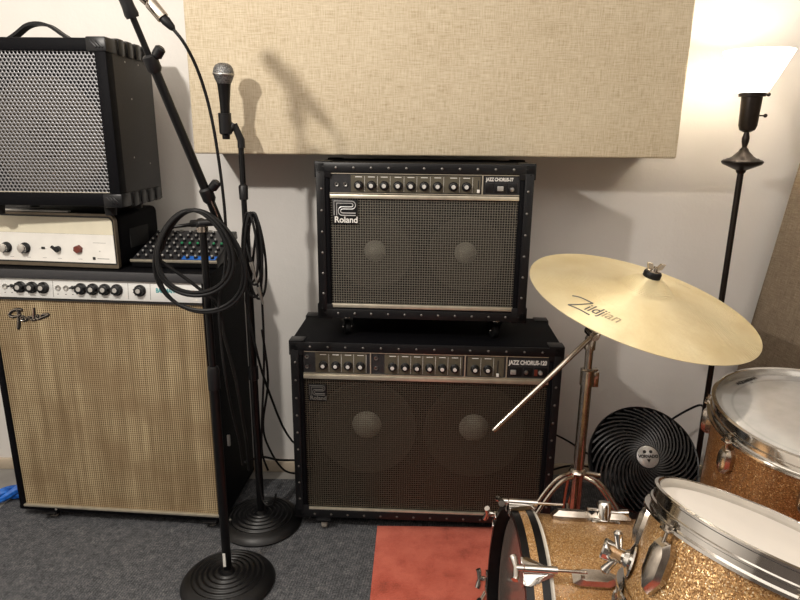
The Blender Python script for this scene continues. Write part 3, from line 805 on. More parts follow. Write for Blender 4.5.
# ------------------------------------------------------------------ boom mic (mostly outside the frame)
YM = Bt.y+.03
q0 = at(173, 30, YM); q1 = at(160, 14, YM); q2 = at(146, -2, YM); q3 = at(112, -38, YM)
mc = thing('microphone', 'silver microphone hanging from the boom arm at the top edge', 'microphone', Mx=T(*q2))
mb('worn_chrome').tube([q3-q2, at(118,-31,YM)-q2, Vector((0,0,0)), at(149,1,YM)-q2], [.012,.014,.0125,.0115], 20).build('body', mc)
m = mb('black_plastic').tube([at(128,-14,Bt.y)-q2, at(134,-15,YM)-q2], .008, 10); m.tube([at(138,-10,YM)-q2, at(128,-21,YM)-q2], .0155, 16); m.build('shock_clip', mc)
def connector(name, label, a_, b_, c_, r=.0095, mt_='worn_chrome'):
    t_ = thing(name, label, 'cable', Mx=T(*b_)); 
    return t_
c1 = thing('microphone_cable', 'black microphone cable with a silver plug hanging from the boom microphone', 'cable', Mx=T(*q1))
def loc(v, o): return Vector(v)-o
mb('worn_chrome').tube([loc(at(149,1,YM),q1), loc(at(151,3.5,YM),q1), loc(at(163,18,YM),q1)], [.0095,.0125,.0118], 18).build('plug', c1)
mb('black_rubber').tube([loc(at(162,17,YM),q1), loc(at(166,21,YM),q1), loc(at(172,27.5,YM),q1), loc(at(173.5,29.5,YM),q1)], [.0085,.0095,.007,.0045], 16).build('strain_relief', c1)
pth = [(173.5,29.5,YM),(184,43,YM),(196,66,YM+.02),(206,95,YM+.04),(213,125,YM+.05),(218,155,YM+.06),(222,185,YM+.07),(225,215,YM+.08),(226,245,YM+.09),(224,275,YM+.09),(219,300,YM+.08),(221,340,YM+.08),(226,380,YM+.08),(233,415,1.44),(239,440,1.46),(243,465,1.50)]
pts = [at(*p) for p in pth]
mb('black_rubber').tube([loc(p, q1) for p in spline(pts, 6)], .0034, 8).build('cord', c1)

# coil of cable hung on the front stand
def coil(cx, cy, cz, rx, rz, loops, r=.0034, jit=.006, tail=None, ang0=90, tilt=0.0):
    pts = []; n = 22
    for i in range(int(loops*n)+1):
        a_ = R(ang0)+2*PI*i/n; k = i//n; ph = i/n
        jx = math.sin(ph*1.7+1)*jit; jz = math.cos(ph*2.3)*jit
        sag = (1+.13*math.sin(ph*2.9)); 
        pts.append(Vector((cx+jx+(rx*sag)*math.cos(a_)*(.8+.2*(1-math.sin(a_))/1), cy+math.sin(ph*3.1)*.010+tilt*math.sin(a_), cz+jz*0-(rz*(1-sag))*.0+rz*sag*math.sin(a_)-(rz*(sag-1)))))
    if tail: pts += [Vector(p) for p in tail]
    return pts
cc1 = at(197, 257, b1.y-.035)
cl = coil(cc1.x, b1.y-.035, cc1.z, .090, .106, 4.3, tail=None)
cl = cl + [at(214, 300, b1.y-.01), at(224, 335, b1.y), at(236, 380, b1.y), at(243, 420, b1.y+.02), at(247, 445, 1.55), at(249, 470, 1.58)]
o = mb('black_rubber').tube(spline(cl, 2), .0042, 8).build('coiled_cable'); tag(o, 'black cable coiled in wide loops on the boom stand in front of the mixer', 'cable')
cc2 = at(253, 252, 1.63)
cl = coil(cc2.x, 1.63, cc2.z,   .022, .105, 4.2, jit=.008)
cl += [at(246, 300, 1.64), at(254, 340, 1.64), at(262, 372, 1.66), at(272, 400, 1.72), at(282, 425, 1.78), at(292, 441, 1.85), at(300,447,1.93)]
o = mb('black_rubber').tube(spline(cl, 2), .0034, 8).build('coiled_cable'); tag(o, 'black cable coiled in narrow loops on the straight microphone stand', 'cable')
for (pa, pb, lb) in (((251,262),(257,283),'upper silver jack plug dangling beside the straight microphone stand'), ((258,287),(263,304),'lower silver jack plug dangling beside the straight microphone stand')):
    A_ = at(*pa, 1.62); B_ = at(*pb, 1.62)
    pg = thing('patch_cable', lb, 'cable', Mx=T(*A_))
    mb('steel').tube([Vector((0,0,0)), (B_-A_)*.35, (B_-A_)*.36, (B_-A_)], [.006,.0058,.0045,.0032], 14).build('plug', pg)
    up = [Vector((0,0,0)), at(pa[0]-4, pa[1]-14, 1.625)-A_, at(pa[0]-7, pa[1]-30, 1.64)-A_]
    mb('black_rubber').tube(spline(up, 5), .0032, 8).build('cord', pg)
# cords running down to the floor and to the wall
cords = [([(256,215,1.64),(262,300,1.66),(264,360,1.68),(262,420,1.69),(262,452,1.69),(268,470,1.74)], 'black cord hanging straight down beside the straight stand'),
         ([(262,330,1.65),(268,380,1.7),(263,425,1.72),(270,450,1.80),(284,470,1.86),(300,474,1.9)], 'black cord curving low towards the large combo amplifier'),
         ([(245,462,1.62),(262,457,1.70),(280,460,1.8),(302,460,1.93)], 'thin black cord running level behind the large combo amplifier'),
         ([(256,232,1.64),(250,300,1.655),(252,380,1.66),(256,440,1.665),(262,497,1.66),(272,505,1.64),(276,494,1.63)], 'black cord looping down onto the rear round base')]
for pts, lb in cords:
    o = mb('black_rubber').tube(spline([at(*p) for p in pts], 6), .0034, 8).build('power_cord'); tag(o, lb, 'cable')
for pts, lb in (([(552,433,1.96),(566,440,1.95),(582,450,1.92),(600,462,1.9)], 'black cord on the wall between the large combo and the fan'),
                ([(552,470,1.96),(568,466,1.95),(584,466,1.93),(600,470,1.9)], 'lower black cord crossing behind the cymbal stand'),
                ([(655,432,1.86),(668,422,1.90),(684,412,1.9),(700,405,1.86),(704,410,1.84)], 'black cord rising from the fan to the floor lamp')):
    o = mb('black_rubber').tube(spline([at(*p) for p in pts], 6), .0036, 8).build('power_cord'); tag(o, lb, 'cable')

# blue strap on the floor at the left
g = ground(6, 508)
bc = mb('blue_fabric')
for k in range(3):
    pts = [Vector((g.x-.16+i*.03, g.y-.07+i*.02+.010*math.sin(i*1.3+k*2.1), .032+.011*math.cos(i*1.3+k*2.1))) for i in range(9)]
    bc.tube(spline(pts, 4), .014, 8)
tag(bc.build('strap'), 'shiny blue twisted strap on the floor behind the tall bass combo', 'strap')

# ------------------------------------------------------------------ drums
def lug_mesh(L=.055, W=.026, dpt=.020):
    m = mb('worn_chrome')
    ol = [(-W/2,L*.32),(-W*.32,L*.5),(W*.32,L*.5),(W/2,L*.32),(W/2,-L*.18),(W*.08,-L*.5),(-W*.08,-L*.5),(-W/2,-L*.18)]
    m.prism(ol, dpt*.45, .0); m.prism(ol, dpt*.85, .20, h0=dpt*.45); m.prism([(x*.8, y*.8) for x, y in ol], dpt, .30, h0=dpt*.85)
    return m.mesh('lug')
LUG_BIG = lug_mesh(.078, .034, .022); LUG_SMALL = lug_mesh(.056, .027, .020)
def drum(root, r, depth, n, a0, shell, head, hoop_h=.036, head_drop=.012, lugz=-.075, rods=True, hr=None, skip=(), LUG=None):
    LUG = LUG or LUG_BIG
    hr = hr or r+.006
    hz = head_drop
    mb(shell).lathe([(r,-.012),(r,-depth+.012),(r-.006,-depth+.012),(r-.006,-.012)], 96, closed=True).build('shell', root)
    e = .0022
    for nm, s_, z0 in (('hoop', 1, 0), ('bottom_hoop', -1, -depth)):
        z_top = z0+s_*hz
        pr = [(hr-.004, z_top), (hr-.001, z_top+s_*.0015), (hr+.0035, z_top), (hr+.0035, z_top-s_*.003), (hr, z_top-s_*.005), (hr, z_top-s_*.018), (hr+.003, z_top-s_*.0195), (hr+.003, z_top-s_*.022), (hr, z_top-s_*.0235), (hr, z_top-s_*(hoop_h-.006)), (hr+.0075, z_top-s_*(hoop_h-.004)), (hr+.0075, z_top-s_*hoop_h), (hr-.002, z_top-s_*hoop_h), (hr-.0035, z_top-s_*.01)]
        mb('chrome').lathe(pr, 96, closed=True).build(nm, root)
    mb('flesh_hoop').lathe([(r+.003,-.026),(r+.004,-.016),(r+.001,-.004)], 64).build('head_collar', root)
    mb(head).lathe([(hr-.003,-.004),(r-.004,0),(r-.012,.0008),(r*.5,.001),(0,.001)], 96).build('drum_head', root)
    mb(head).lathe([(hr-.003,-depth+.004),(r-.004,-depth),(0,-depth-.001)], 64).build('resonant_head', root)
    for i in range(n):
        if i in skip: continue
        a_ = a0+360/n*i
        X = RZ(a_) @ T(r, 0, lugz) @ Matrix(((0,0,1,0),(1,0,0,0),(0,1,0,0),(0,0,0,1)))
        o = bpy.data.objects.new('lug', LUG); COL.objects.link(o); o.parent = root; o.matrix_basis = X
        X2 = RZ(a_) @ T(r, 0, -depth-lugz) @ Matrix(((0,0,1,0),(-1,0,0,0),(0,-1,0,0),(0,0,0,1)))
        if depth > .2:
            o = bpy.data.objects.new('lug', LUG); COL.objects.link(o); o.parent = root; o.matrix_basis = X2
        m = mb('worn_chrome').cyl((hr+.006,0,lugz+.02), (hr+.006,0,hz-hoop_h+.002), .0028, n=10)
        m.cyl((hr+.006,0,hz-hoop_h), (hr+.006,0,hz-hoop_h+.006), .0065, n=12).cyl((hr+.006,0,hz-hoop_h+.006), (hr+.006,0,hz-hoop_h+.014), .0042, n=4)
        m.box(hr-.001, hr+.013, -.009, .009, hz-hoop_h-.003, hz-hoop_h+.001, .001)
        m.build('tension_rod', root, RZ(a_))

# rack tom
nT = Vector((.310, .185, math.sqrt(1-.310**2-.185**2)))
tom = thing('rack_tom', 'rack tom with gold sparkle shell and white head, tilted, nearest the camera', 'drum', Mx=frame((.523, .756, .635), nT))
drum(tom, .152, .168, 6, 193, 'gold_sparkle', 'drum_head', lugz=-.078)
# holder plate with wing nut
hm = frame((0,0,0), (math.cos(R(160)), math.sin(R(160)), 0), (0,0,1))
hp_ = Matrix.Translation((.152*math.cos(R(160)), .152*math.sin(R(160)), -.112)) @ hm @ Matrix.Scale(.85, 4)
mb('chrome').lathe([(0,.001),(.030,.001),(.033,.003),(.031,.006),(.018,.010),(.014,.016),(0,.016)], 32, hp_).build('mount_plate', tom)
m = mb('chrome').lathe([(.010,.014),(.013,.018),(.013,.030),(.017,.036),(.019,.052),(.016,.055),(0,.055)], 24, hp_)
m.build('mount_barrel', tom)
m = mb('chrome')
for s_ in (-1, 1): m.tube([hp_ @ Vector(p) for p in ((0,0,.026),(s_*.012,0,.028),(s_*.026,0,.034),(s_*.036,0,.038),(s_*.040,0,.039))], [.005,.0048,.006,.0072,.004], 12)
m.build('wing_nut', tom)

# bass drum
BX, BY, BR = .228, 1.000, .211
bd_ = thing('bass_drum', 'bass drum lying on its side, gold sparkle shell, black and gold striped hoop', 'drum', Mx=frame((BX, BY, BR+.0445), (-1, .015, .05), (0,0,1)))
dep = .285
mb('gold_sparkle').lathe([(BR,-.02),(BR,-dep),(BR-.006,-dep),(BR-.006,-.02)], 128, closed=True).build('shell', bd_)
def bhoop(z0, sgn):
    ro = BR+.015; m = MB(); z = [z0+sgn*.020, z0+sgn*.006, z0-sgn*.008, z0-sgn*.022]
    for i, mt_ in enumerate(('black_paint', 'gold_sparkle', 'black_paint')):
        m.mat(mt_).lathe([(ro, z[i]), (ro, z[i+1])], 128)
    m.mat('black_paint').lathe([(ro, z[3]), (ro-.011, z[3]), (ro-.011, z[0]), (ro, z[0])], 128)
    return m
bhoop(0, 1).build('hoop', bd_); bhoop(-dep, -1).build('hoop', bd_)
mb('flesh_hoop').lathe([(BR+.010,-.022),(BR+.010,-.030),(BR+.001,-.032),(BR,-.030)], 96).build('head_collar', bd_)
mb('smoky_head').lathe([(BR+.004,-.012),(BR-.004,-.004),(BR-.016,-.006),(BR*.5,-.006),(0,-.006)], 96).build('drum_head', bd_)
mb('drum_head').lathe([(BR+.004,-dep+.012),(BR-.004,-dep+.004),(0,-dep+.006)], 96).build('rear_head', bd_)
# rods, claws, lugs
LUGB = None
ml = mb('worn_chrome'); ol = [(-.015,.030),(-.011,.041),(.011,.041),(.015,.030),(.015,-.022),(.004,-.043),(-.004,-.043),(-.015,-.022)]
ml.prism(ol, .007); ml.prism(ol, .017, .30, h0=.007); LUGB = ml.mesh('lug')
mcl = mb('chrome')     # claw: local x = outward radial, z = toward front ; y tangential
rr = BR+.015
mcl.add([(rr+.001,-.006,-.030),(rr+.001,.006,-.030),(rr+.001,.026,.012),(rr+.001,.024,.023),(rr+.001,-.024,.023),(rr+.001,-.026,.012),
         (rr+.008,-.003,-.028),(rr+.008,.003,-.028),(rr+.005,.015,.010),(rr+.005,.015,.023),(rr+.005,-.015,.023),(rr+.005,-.015,.010)],
        [(0,1,7,6),(1,2,8,7),(2,3,9,8),(3,4,10,9),(4,5,11,10),(5,0,6,11),(6,7,8,9,10,11),(0,5,4,3,2,1)])
mcl.box(rr-.012, rr+.004, -.024, -.012, .0205, .0245, .001).box(rr-.012, rr+.004, .012, .024, .0205, .0245, .001)
mcl.cyl((rr+.011,0,-.034), (rr+.011,0,.022), .0065, n=16)
CLAW = mcl.mesh('claw')
mro = mb('worn_chrome').cyl((rr+.011,0,-.085), (rr+.011,0,.034), .0030, n=10); ROD = mro.mesh('tension_rod')
mh_ = mb('chrome').cyl((rr+.011,0,.024), (rr+.011,0,.036), .006, n=14)
mh_.tube([(rr+.011,-.021,.040),(rr+.011,-.016,.038),(rr+.011,0,.036),(rr+.011,.016,.038),(rr+.011,.021,.040)], [.006,.0065,.0045,.0065,.006], 12); HND = mh_.mesh('t_handle')
for i in range(8):
    a_ = 45*i
    # frame x axis is world up; angle positive turns toward y axis of frame = z cross x
    A_ = RZ(-26.0 + a_)
    for nm, me in (('claw', CLAW), ('tension_rod', ROD), ('t_handle', HND)):
        tw = RZ(0)
        o = bpy.data.objects.new(nm, me); COL.objects.link(o); o.parent = bd_; o.matrix_basis = A_
    for zl in (-.105, -dep+.105):
        o = bpy.data.objects.new('lug', LUGB); COL.objects.link(o); o.parent = bd_
        sg = 1 if zl > -dep/2 else -1
        o.matrix_basis = A_ @ T(BR, 0, zl) @ Matrix(((0,0,1,0),(sg,0,0,0),(0,sg,0,0),(0,0,0,1)))
for sy in (-1, 1):
    m = mb('worn_chrome'); s0 = Vector((-.13, sy*.19, -.06)); s1 = Vector((-BR-.0275, sy*.30, -.01))
    m.cyl(s0, s1, .005, n=12); m.lathe([(0,0),(.014,0),(.014,.02),(0,.022)], 16, frame(s0*1.0, s0-s1)); m.build('spur', bd_)
# mount on top of the shell with wing screw
mp_ = Vector((BR*math.cos(R(18)), BR*math.sin(R(18))*1, -.165))
for ysign in (1,):
    mp_ = Vector((BR*math.cos(R(-28)), BR*math.sin(R(-28)), -.125)) if False else mp_
mnt = frame(mp_, (math.cos(R(18)), math.sin(R(18)), 0), (0,0,1))
m = mb('chrome').box(-.028, .028, -.017, .017, -.002, .005, .003, Mx=mnt).lathe([(0,.004),(.014,.004),(.014,.034),(.011,.038),(0,.038)], 24, mnt); m.build('mount_barrel', bd_)
m = mb('chrome').tube([mnt @ Vector(p) for p in ((-.012,0,.018),(-.026,0,.018),(-.030,0,.018),(-.046,0,.018),(-.048,0,.018))], [.004,.004,.006,.0085,.005], 14).cyl(mnt @ Vector((-.013,0,.020)), mnt @ Vector((.013,0,.020)), .004, n=12)
m.tube([mnt @ Vector(p) for p in ((.012,0,.022),(.030,0,.022),(.034,0,.022))], [.003,.003,.005], 12); m.build('wing_screw', bd_)

# floor tom
nF = Vector((-.021, -.10, .99)).normalized()
ft = thing('floor_tom', 'floor tom with copper sparkle shell and silvery head at the right edge', 'drum', Mx=frame((.783, 1.052, .677), nF))
drum(ft, .177, .36, 8, 190, 'copper_sparkle', 'silvery_head', lugz=-.068, LUG=LUG_SMALL)
text('head_lettering', 'AQUARIAN', .0115, 'ink_black', ft, RZ(27) @ T(-.022, .155, .0022), bold=.0005, ext=.0001)
text('head_lettering', '14', .007, 'ink_grey', ft, RZ(27) @ T(.006, .146, .0022), ext=.0001)
for a_ in (100, 220, 340):
    c_, s_ = math.cos(R(a_)), math.sin(R(a_))
    mb('worn_chrome').cyl((.195*c_, .195*s_, -.12), (.195*c_, .195*s_, -.640), .005, n=12).box(-.012,.012,-.012,.012,-.26,-.22,.003, Mx=T(.188*c_, .188*s_, 0) @ RZ(a_)).build('leg', ft)
    mb('black_rubber').lathe([(0,-.012),(.011,-.012),(.009,.02),(0,.02)], 14, T(.195*c_, .195*s_, -.640)).build('rubber_foot', ft)

# ------------------------------------------------------------------ cymbal and its stand
nC = Vector((.185, -.191, .964)).normalized()
cM = frame((.539, 1.338, .822), nC, (1,0,0))
cy = thing('cymbal', 'large bronze ride cymbal tilted on its stand', 'cymbal', Mx=cM)
RC = .254
def cz(r):
    x = r/RC
    if x < .23: return .063 - .031*(x/.23)**2.2
    return .032*(1-((x-.23)/.77)**1.15)
prof = [(.006, cz(.006))]+[(RC*i/40, cz(RC*i/40)) for i in range(1, 41)]
low = [(r, z-.0014) for r, z in prof][::-1]
cz0 = mb('cymbal_bronze').lathe(prof+low, 128, closed=True).build('bronze_disc', cy)
# lettering laid on the curved surface
def onc(base_ang, rad, ux):
    ca_, sa_ = math.cos(R(base_ang)), math.sin(R(base_ang))
    def fn(co):
        # origin point on cymbal at angle/radius ; text x-direction = ux angle
        ox, oy = rad*ca_, rad*sa_
        X = ox+co.x*math.cos(R(ux))-co.y*math.sin(R(ux)); Y = oy+co.x*math.sin(R(ux))+co.y*math.cos(R(ux))
        return Vector((X, Y, cz(math.hypot(X, Y))+.0006+co.z))
    return fn
inv = cM.inverted()
def oncym(px, py):
    d = ray(px, py); o_ = CAM; n_ = cM.to_3x3() @ Vector((0,0,1)); p0 = Vector(cM.translation)+n_*.015
    t_ = (p0-o_).dot(n_)/d.dot(n_); return inv @ (o_+d*t_)
a0_ = oncym(572, 301); a1_ = oncym(627, 325); dx_ = a1_-a0_; ua = math.degrees(math.atan2(dx_.y, dx_.x)); rad = math.hypot(a0_.x, a0_.y); ba = math.degrees(math.atan2(a0_.y, a0_.x))
sc_w = dx_.length
simple('worn_ink', (.42,.34,.2), .5)
for st_, off_, mt_ in (('ildj', .026, 'ink_grey'), ('ian', .0625, 'worn_ink')):
    text('brand_lettering', st_, .040, mt_, cy, Matrix.Identity(4), shear=.35, ext=0, bold=.0004, sx=.80, fn=(lambda f: (lambda co: f(Vector((co.x+off_, co.y, 0)))))(onc(ba, rad, ua)))
f_ = onc(ba, rad, ua)
zs = [((-.012,.036),(.004,.040),(.034,.034)), ((.034,.034),(.014,.012),(-.004,-.004)), ((-.004,-.004),(.02,-.006),(.045,-.012))]
m = mb('ink_grey')
for seg in zs: m.tube([f_(Vector((x, y, -.0004))) for x, y in [ (p.x, p.y) for p in spline([(a[0],a[1],0) for a in seg], 4)]], .0016, 6)
m.build('brand_initial', cy)
a2 = oncym(675, 283); a3 = oncym(690, 288); u2 = math.degrees(math.atan2((a3-a2).y, (a3-a2).x))
text('small_print', 'A. ZILDJIAN', .007, 'ink_grey', cy, Matrix.Identity(4), ext=0, fn=onc(math.degrees(math.atan2(a2.y, a2.x)), math.hypot(a2.x, a2.y), u2))
# stand
spx = at(590.5, 340, 1.40)
csn = thing('cymbal_stand', 'worn chrome boom cymbal stand holding the ride cymbal behind the bass drum', 'cymbal stand', (spx.x, 1.40, .012))
def cs(v): return Vector(v)-Vector(csn.location)
ztop = at(595, 338, 1.40).z
zc1 = at(590, 378, 1.40).z; zb_ = at(578, 478, 1.40).z
mb('worn_chrome').cyl((0,0,.05), (0,0,zc1-.0), .0135).build('lower_tube', csn)
mb('worn_chrome').cyl((0,0,zc1-.02), (0,0,ztop-.012), .0095).build('upper_tube', csn)
m = mb('worn_chrome').lathe([(.0135,-.03),(.0165,-.029),(.0165,.010),(.014,.012),(.0095,.012)], 24, T(0,0,zc1)).box(.010, .028, -.006, .006, -.034, .006, .002, Mx=T(0,0,zc1)).cyl((.019,-.012,zc1-.006), (.019,.014,zc1-.006), .004, n=10)
m.box(-.016, .024, -.006, .006, .008, .013, .001, Mx=T(0,0,zc1)); m.build('height_clamp', csn)
m = mb('worn_chrome').lathe([(.0095,-.03),(.013,-.028),(.013,0),(.010,.006)], 20, T(0,0,ztop-.012))
cn = Vector(cM @ Vector((0,0,-.01)))
Bend = at(493, 431, 1.30)
pv = Vector((0, -.018, ztop+.004-.0))
m.cyl((0,.016,ztop+.002), (0,-.030,ztop+.002), .012, n=20).cyl((0,-.030,ztop+.002), (0,-.040,ztop+.002), .007, n=12)
m.tube([(0,-.036,ztop+.002), (.012,-.036,ztop+.014), (.024,-.036,ztop+.024)], [.004,.004,.006], 10); m.build('boom_tilter', csn)
pvw = Vector(csn.location)+Vector((0,-.022,ztop+.004))
tipw = cn + (pvw-cn)*.06
# boom rod: from lower-left end through the tilter up to below the cymbal
dirr = (pvw-Bend).normalized()
mb('worn_chrome').tube([cs(Bend), cs(Bend+dirr*.006), cs(pvw)], [.0045,.0062,.0062], 16).build('boom_rod', csn)
mb('worn_chrome').tube([cs(pvw), cs(cn)], .0062, 14).build('boom_rod', csn)
stem = mb('worn_chrome').tube([cs(cn), cs(cM @ Vector((0,0,.086)))], .0032, 10); stem.build('threaded_rod', csn)
mb('black_rubber').lathe([(.0045,.0600),(.018,.0600),(.019,.0615),(.019,.071),(.017,.074),(.0045,.074)], 28, Matrix.Translation(-Vector(csn.location)) @ cM).build('felt_washer', csn)
m = mb('worn_chrome').lathe([(.004,.074),(.014,.074),(.014,.076),(.004,.076)], 24, Matrix.Translation(-Vector(csn.location)) @ cM)
wm = Matrix.Translation(-Vector(csn.location)) @ cM @ RZ(10)
m.lathe([(.003,.076),(.007,.076),(.006,.082),(.003,.083)], 16, wm)
for s_ in (-1, 1): m.prism([(s_*.003,.076),(s_*.017,.080),(s_*.022,.093),(s_*.011,.093),(s_*.005,.083)], .003, 0, Mx=wm @ RX(90), h0=-.003)
m.build('wing_nut', csn)
# tripod
mb('worn_chrome').lathe([(.0135,-.004),(.020,-.002),(.022,.008),(.018,.014),(.0135,.016)], 24, T(0,0,zb_)).box(.012,.055,-.006,.006,.002,.010,.002, Mx=T(0,0,zb_) @ RZ(-20)).build('tripod_collar', csn)
mb('worn_chrome').lathe([(.0135,-.02),(.018,-.018),(.018,.018),(.0135,.02)], 24, T(0,0,.09)).build('lower_collar', csn)
for ang_ in (196, 330, 80):
    c_, s_ = math.cos(R(ang_)), math.sin(R(ang_)); rr_ = .25
    m = mb('worn_chrome')
    for off in (-.009, .009):
        ox, oy = -s_*off, c_*off
        ln = [(c_*.018+ox, s_*.018+oy, zb_), (c_*.06+ox, s_*.06+oy, zb_-.018), (c_*.12+ox, s_*.12+oy, zb_-.10), (c_*rr_+ox*.3, s_*rr_+oy*.3, .012)]
        m.tube(spline(ln, 5), .0045, 8)
    m.tube([(c_*.016, s_*.016, .09), (c_*.150, s_*.150, (zb_-.14+.01)*.75)], .004, 8)
    lg = m.build('leg', csn); mb('black_rubber').sphere((c_*rr_, s_*rr_, .011), .011, 12).build('rubber_foot', lg)

# ------------------------------------------------------------------ fan
fc = at(644, 459, 1.60)
fn_ = Vector((-.05, -.77, .63)).normalized()
fan = thing('floor_fan', 'round black floor fan with spiral grille standing near the back wall', 'fan', (fc.x, fc.y, .012))
fM = Matrix.Translation((0,0,fc.z-.012)) @ frame((0,0,0), fn_, (1,0,0))
FR = .147
m = mb('black_plastic').lathe([(FR+.001,.0),(FR+.005,.003),(FR+.007,-.002),(FR+.004,-.03),(FR-.004,-.07),(FR-.03,-.115),(FR-.06,-.14),(.06,-.155),(.0,-.156),(0,-.150),(.058,-.149),(FR-.062,-.134),(FR-.034,-.110),(FR-.01,-.068),(FR-.004,-.03)], 72, fM, closed=False)
m.build('housing', fan)
simple('glossy_black', (.03,.03,.032), .2)
mf = mb('glossy_black')
pts = []
for i in range(13):
    t_ = i/12; r_ = .034+(FR-.034)*t_; th = R(105)*t_**.85
    zz = .030*(1-t_**2)-.0 
    pts.append((r_*math.cos(th), r_*math.sin(th), zz))
vs = []; fs = []
for i, p in enumerate(pts):
    tx = Vector(pts[min(i+1,12)])-Vector(pts[max(i-1,0)]); sd = Vector((-tx.y, tx.x, 0)).normalized()*.0021
    for (q, dz) in ((-1,.003),(1,.003),(1,-.007),(-1,-.007)): vs.append(Vector(p)+sd*q+Vector((0,0,dz)))
for i in range(12):
    for q in range(4): fs.append((i*4+q, i*4+(q+1)%4, i*4+4+(q+1)%4, i*4+4+q))
mf.add(vs, fs); FIN = mf.mesh('grille_fin')
for i in range(32):
    o = bpy.data.objects.new('grille_fin', FIN); COL.objects.link(o); o.parent = fan; o.matrix_basis = fM @ RZ(11.25*i)
m = mb('black_plastic')
for rr_, zz in ((.075, .020), (.115, .010)): m.lathe([(rr_-.0012,zz),(rr_+.0012,zz),(rr_+.0012,zz-.004),(rr_-.0012,zz-.004)], 64, fM, closed=True)
m.build('grille_ring', fan)
m = mb('charcoal_paint')
for i in range(4):
    a_ = 90*i+20; vv = []
    for j in range(7):
        t_ = j/6; r_ = .035+.105*t_; w_ = R(26-6*t_); 
        for s_, dz in ((-1,-.016),(1,.014)):
            th = R(a_)+s_*w_+t_*.4; vv.append((r_*math.cos(th), r_*math.sin(th), -.055+dz))
    m.add(vv, [(2*j,2*j+1,2*j+3,2*j+2) for j in range(6)], fM)
m.lathe([(.036,-.075),(.036,-.035),(.02,-.028),(0,-.026)], 24, fM); m.build('fan_blades', fan)
hub = mb('black_plastic').lathe([(.032,.020),(.035,.026),(.034,.034),(0,.034)], 40, fM).build('hub', fan)
bdg = mb('logo_silver').lathe([(.031,.034),(.0305,.0362),(.028,.0375),(0,.039)], 40, fM).build('hub_badge', hub)
text('brand_lettering', 'VORNADO', .0122, 'ink_black', hub, fM @ T(0, -.0035, .0392) , align='CENTER', bold=.0005, sx=.88, ext=.0003)
m = mb('ink_black').prism([(-.0055,-.0075),(.0055,-.0075),(0,-.0165)], .0398, 0, Mx=fM, h0=.038)
for sx in (-1,1): m.lathe([(0,.0398),(.0045,.0398),(.0045,.038)], 14, fM @ T(sx*.0085, .0135, 0) )
m.build('emblem', hub)
m = mb('black_plastic').lathe([(0,0),(.11,0),(.112,.006),(.105,.014),(.03,.024),(0,.024)], 48, T(0,.06,0))
for sx in (-1,1): m.tube(spline([(sx*.05,.06,.015),(sx*.13,.06,.035),(sx*.164,.05,.10),(sx*.162,.045,fc.z-.006)], 5), .009, 8)
m.build('base', fan)

# ------------------------------------------------------------------ floor lamp
lp0 = at(752, 97, 1.80)
la = thing('floor_lamp', 'slim dark floor lamp with a lit white glass shade in the right corner', 'lamp', (lp0.x, 1.80, .006))
mb('bronze_dark').lathe([(0,.0),(.082,0),(.084,.008),(.07,.018),(.04,.030),(.014,.045),(0,.045)], 48).build('base', la)
def zl(py, px=745): return at(px, py, 1.80).z-.006
zo = zl(163, 741)
mb('bronze_dark').cyl((0,0,.04), (0,0,zo-.01), .0085, n=16).build('pole', la)
s_ = 1.80/620
mb('bronze_dark').lathe([(.0085,-.030),(.012,-.026),(.014,-.020),(.030,-.013),(.050,-.004),(.054,.001),(.054,.005),(.049,.009),(.046,.0085),(.040,.013),(.037,.0125),(.028,.018),(.022,.024),(.014,.032),(.010,.040),(0,.040)], 40, T(0,0,zo)).build('ornament', la)
zs_ = zl(92, 752)
z2 = zo+.036
mb('bronze_dark').lathe([(.006,z2),(.009,z2+.004),(.006,z2+.008),(.0095,z2+.022),(.010,z2+.032),(.006,z2+.050),(.006,z2+.056),(.010,z2+.058)], 24).build('neck', la)
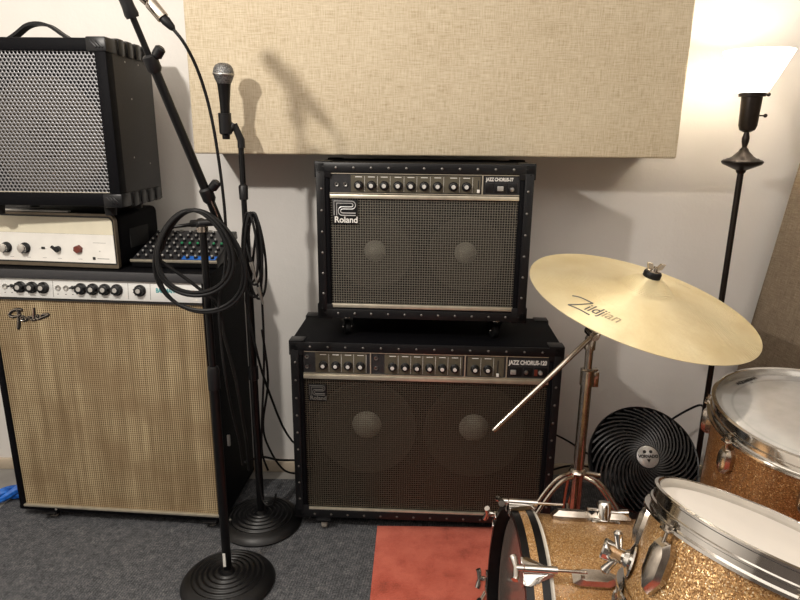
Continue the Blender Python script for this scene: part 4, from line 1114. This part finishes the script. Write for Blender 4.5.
mb('bronze_dark').lathe([(.009,z2+.048),(.020,z2+.054),(.024,z2+.066),(.027,zs_-.013),(.034,zs_-.012),(.035,zs_),(.030,zs_+.001),(0,zs_+.001)], 32).build('socket_cup', la)
for zz in (zs_-.006, zs_-.062):
    mb('bronze_dark').cyl((.024,0,zz), (.044,0,zz), .0022, n=8).sphere((.045,0,zz), .0055, 10).build('thumb_screw', la)
ztp = zl(51, 760)
Hs = ztp-zs_
o = mb('glass_shade_lit').lathe([(.034,zs_-.004),(.040,zs_+.006),(.055,zs_+Hs*.33),(.072,zs_+Hs*.68),(.088,zs_+Hs),(.085,zs_+Hs),(.069,zs_+Hs*.68),(.052,zs_+Hs*.33),(.037,zs_+.008)], 48).build('glass_shade', la)
BZ = ztp-.030
mb('bulb_lit').sphere((0,0,BZ-.045), .022, 16).build('bulb', la)

# ------------------------------------------------------------------ lights
def light(name, typ, loc, e, col, **kw):
    ld = bpy.data.lights.new(name, typ); ld.energy = e; ld.color = col
    for k, v in kw.items(): setattr(ld, k, v)
    o = bpy.data.objects.new(name, ld); COL.objects.link(o); o.location = loc; return o
WARM = (1, .935, .85)
light('studio_lamp', 'POINT', (-.90, .52, 1.69), 44, WARM, shadow_soft_size=.03)
light('floor_lamp_bulb', 'POINT', (la.location.x, 1.80, ztp-.036), 3.0, (1,.92,.78), shadow_soft_size=.02)
ar = light('ceiling_fill', 'AREA', (.1, -.5, CH-.03), 28, (1,.94,.87), shape='RECTANGLE', size=2.6, size_y=2.4)  # soft fill added overhead behind the camera, stands for no known fixture
w = bpy.data.worlds.new('world'); sc.world = w; w.use_nodes = True
w.node_tree.nodes['Background'].inputs[0].default_value = (.8,.78,.75,1); w.node_tree.nodes['Background'].inputs[1].default_value = .05

# cleanup knob masters
for o in (KJ, KJ2, KF, KH):
    for c in list(o.children): bpy.data.objects.remove(c)
    bpy.data.objects.remove(o)
bpy.data.objects.remove(jr) if jr.name in bpy.data.objects else None

sc.view_settings.view_transform = 'Standard'; sc.view_settings.look = 'None'
sc.view_settings.exposure = 0.5; sc.view_settings.gamma = 1; sc.view_settings.use_curve_mapping = False
sc.cycles.use_denoising = True
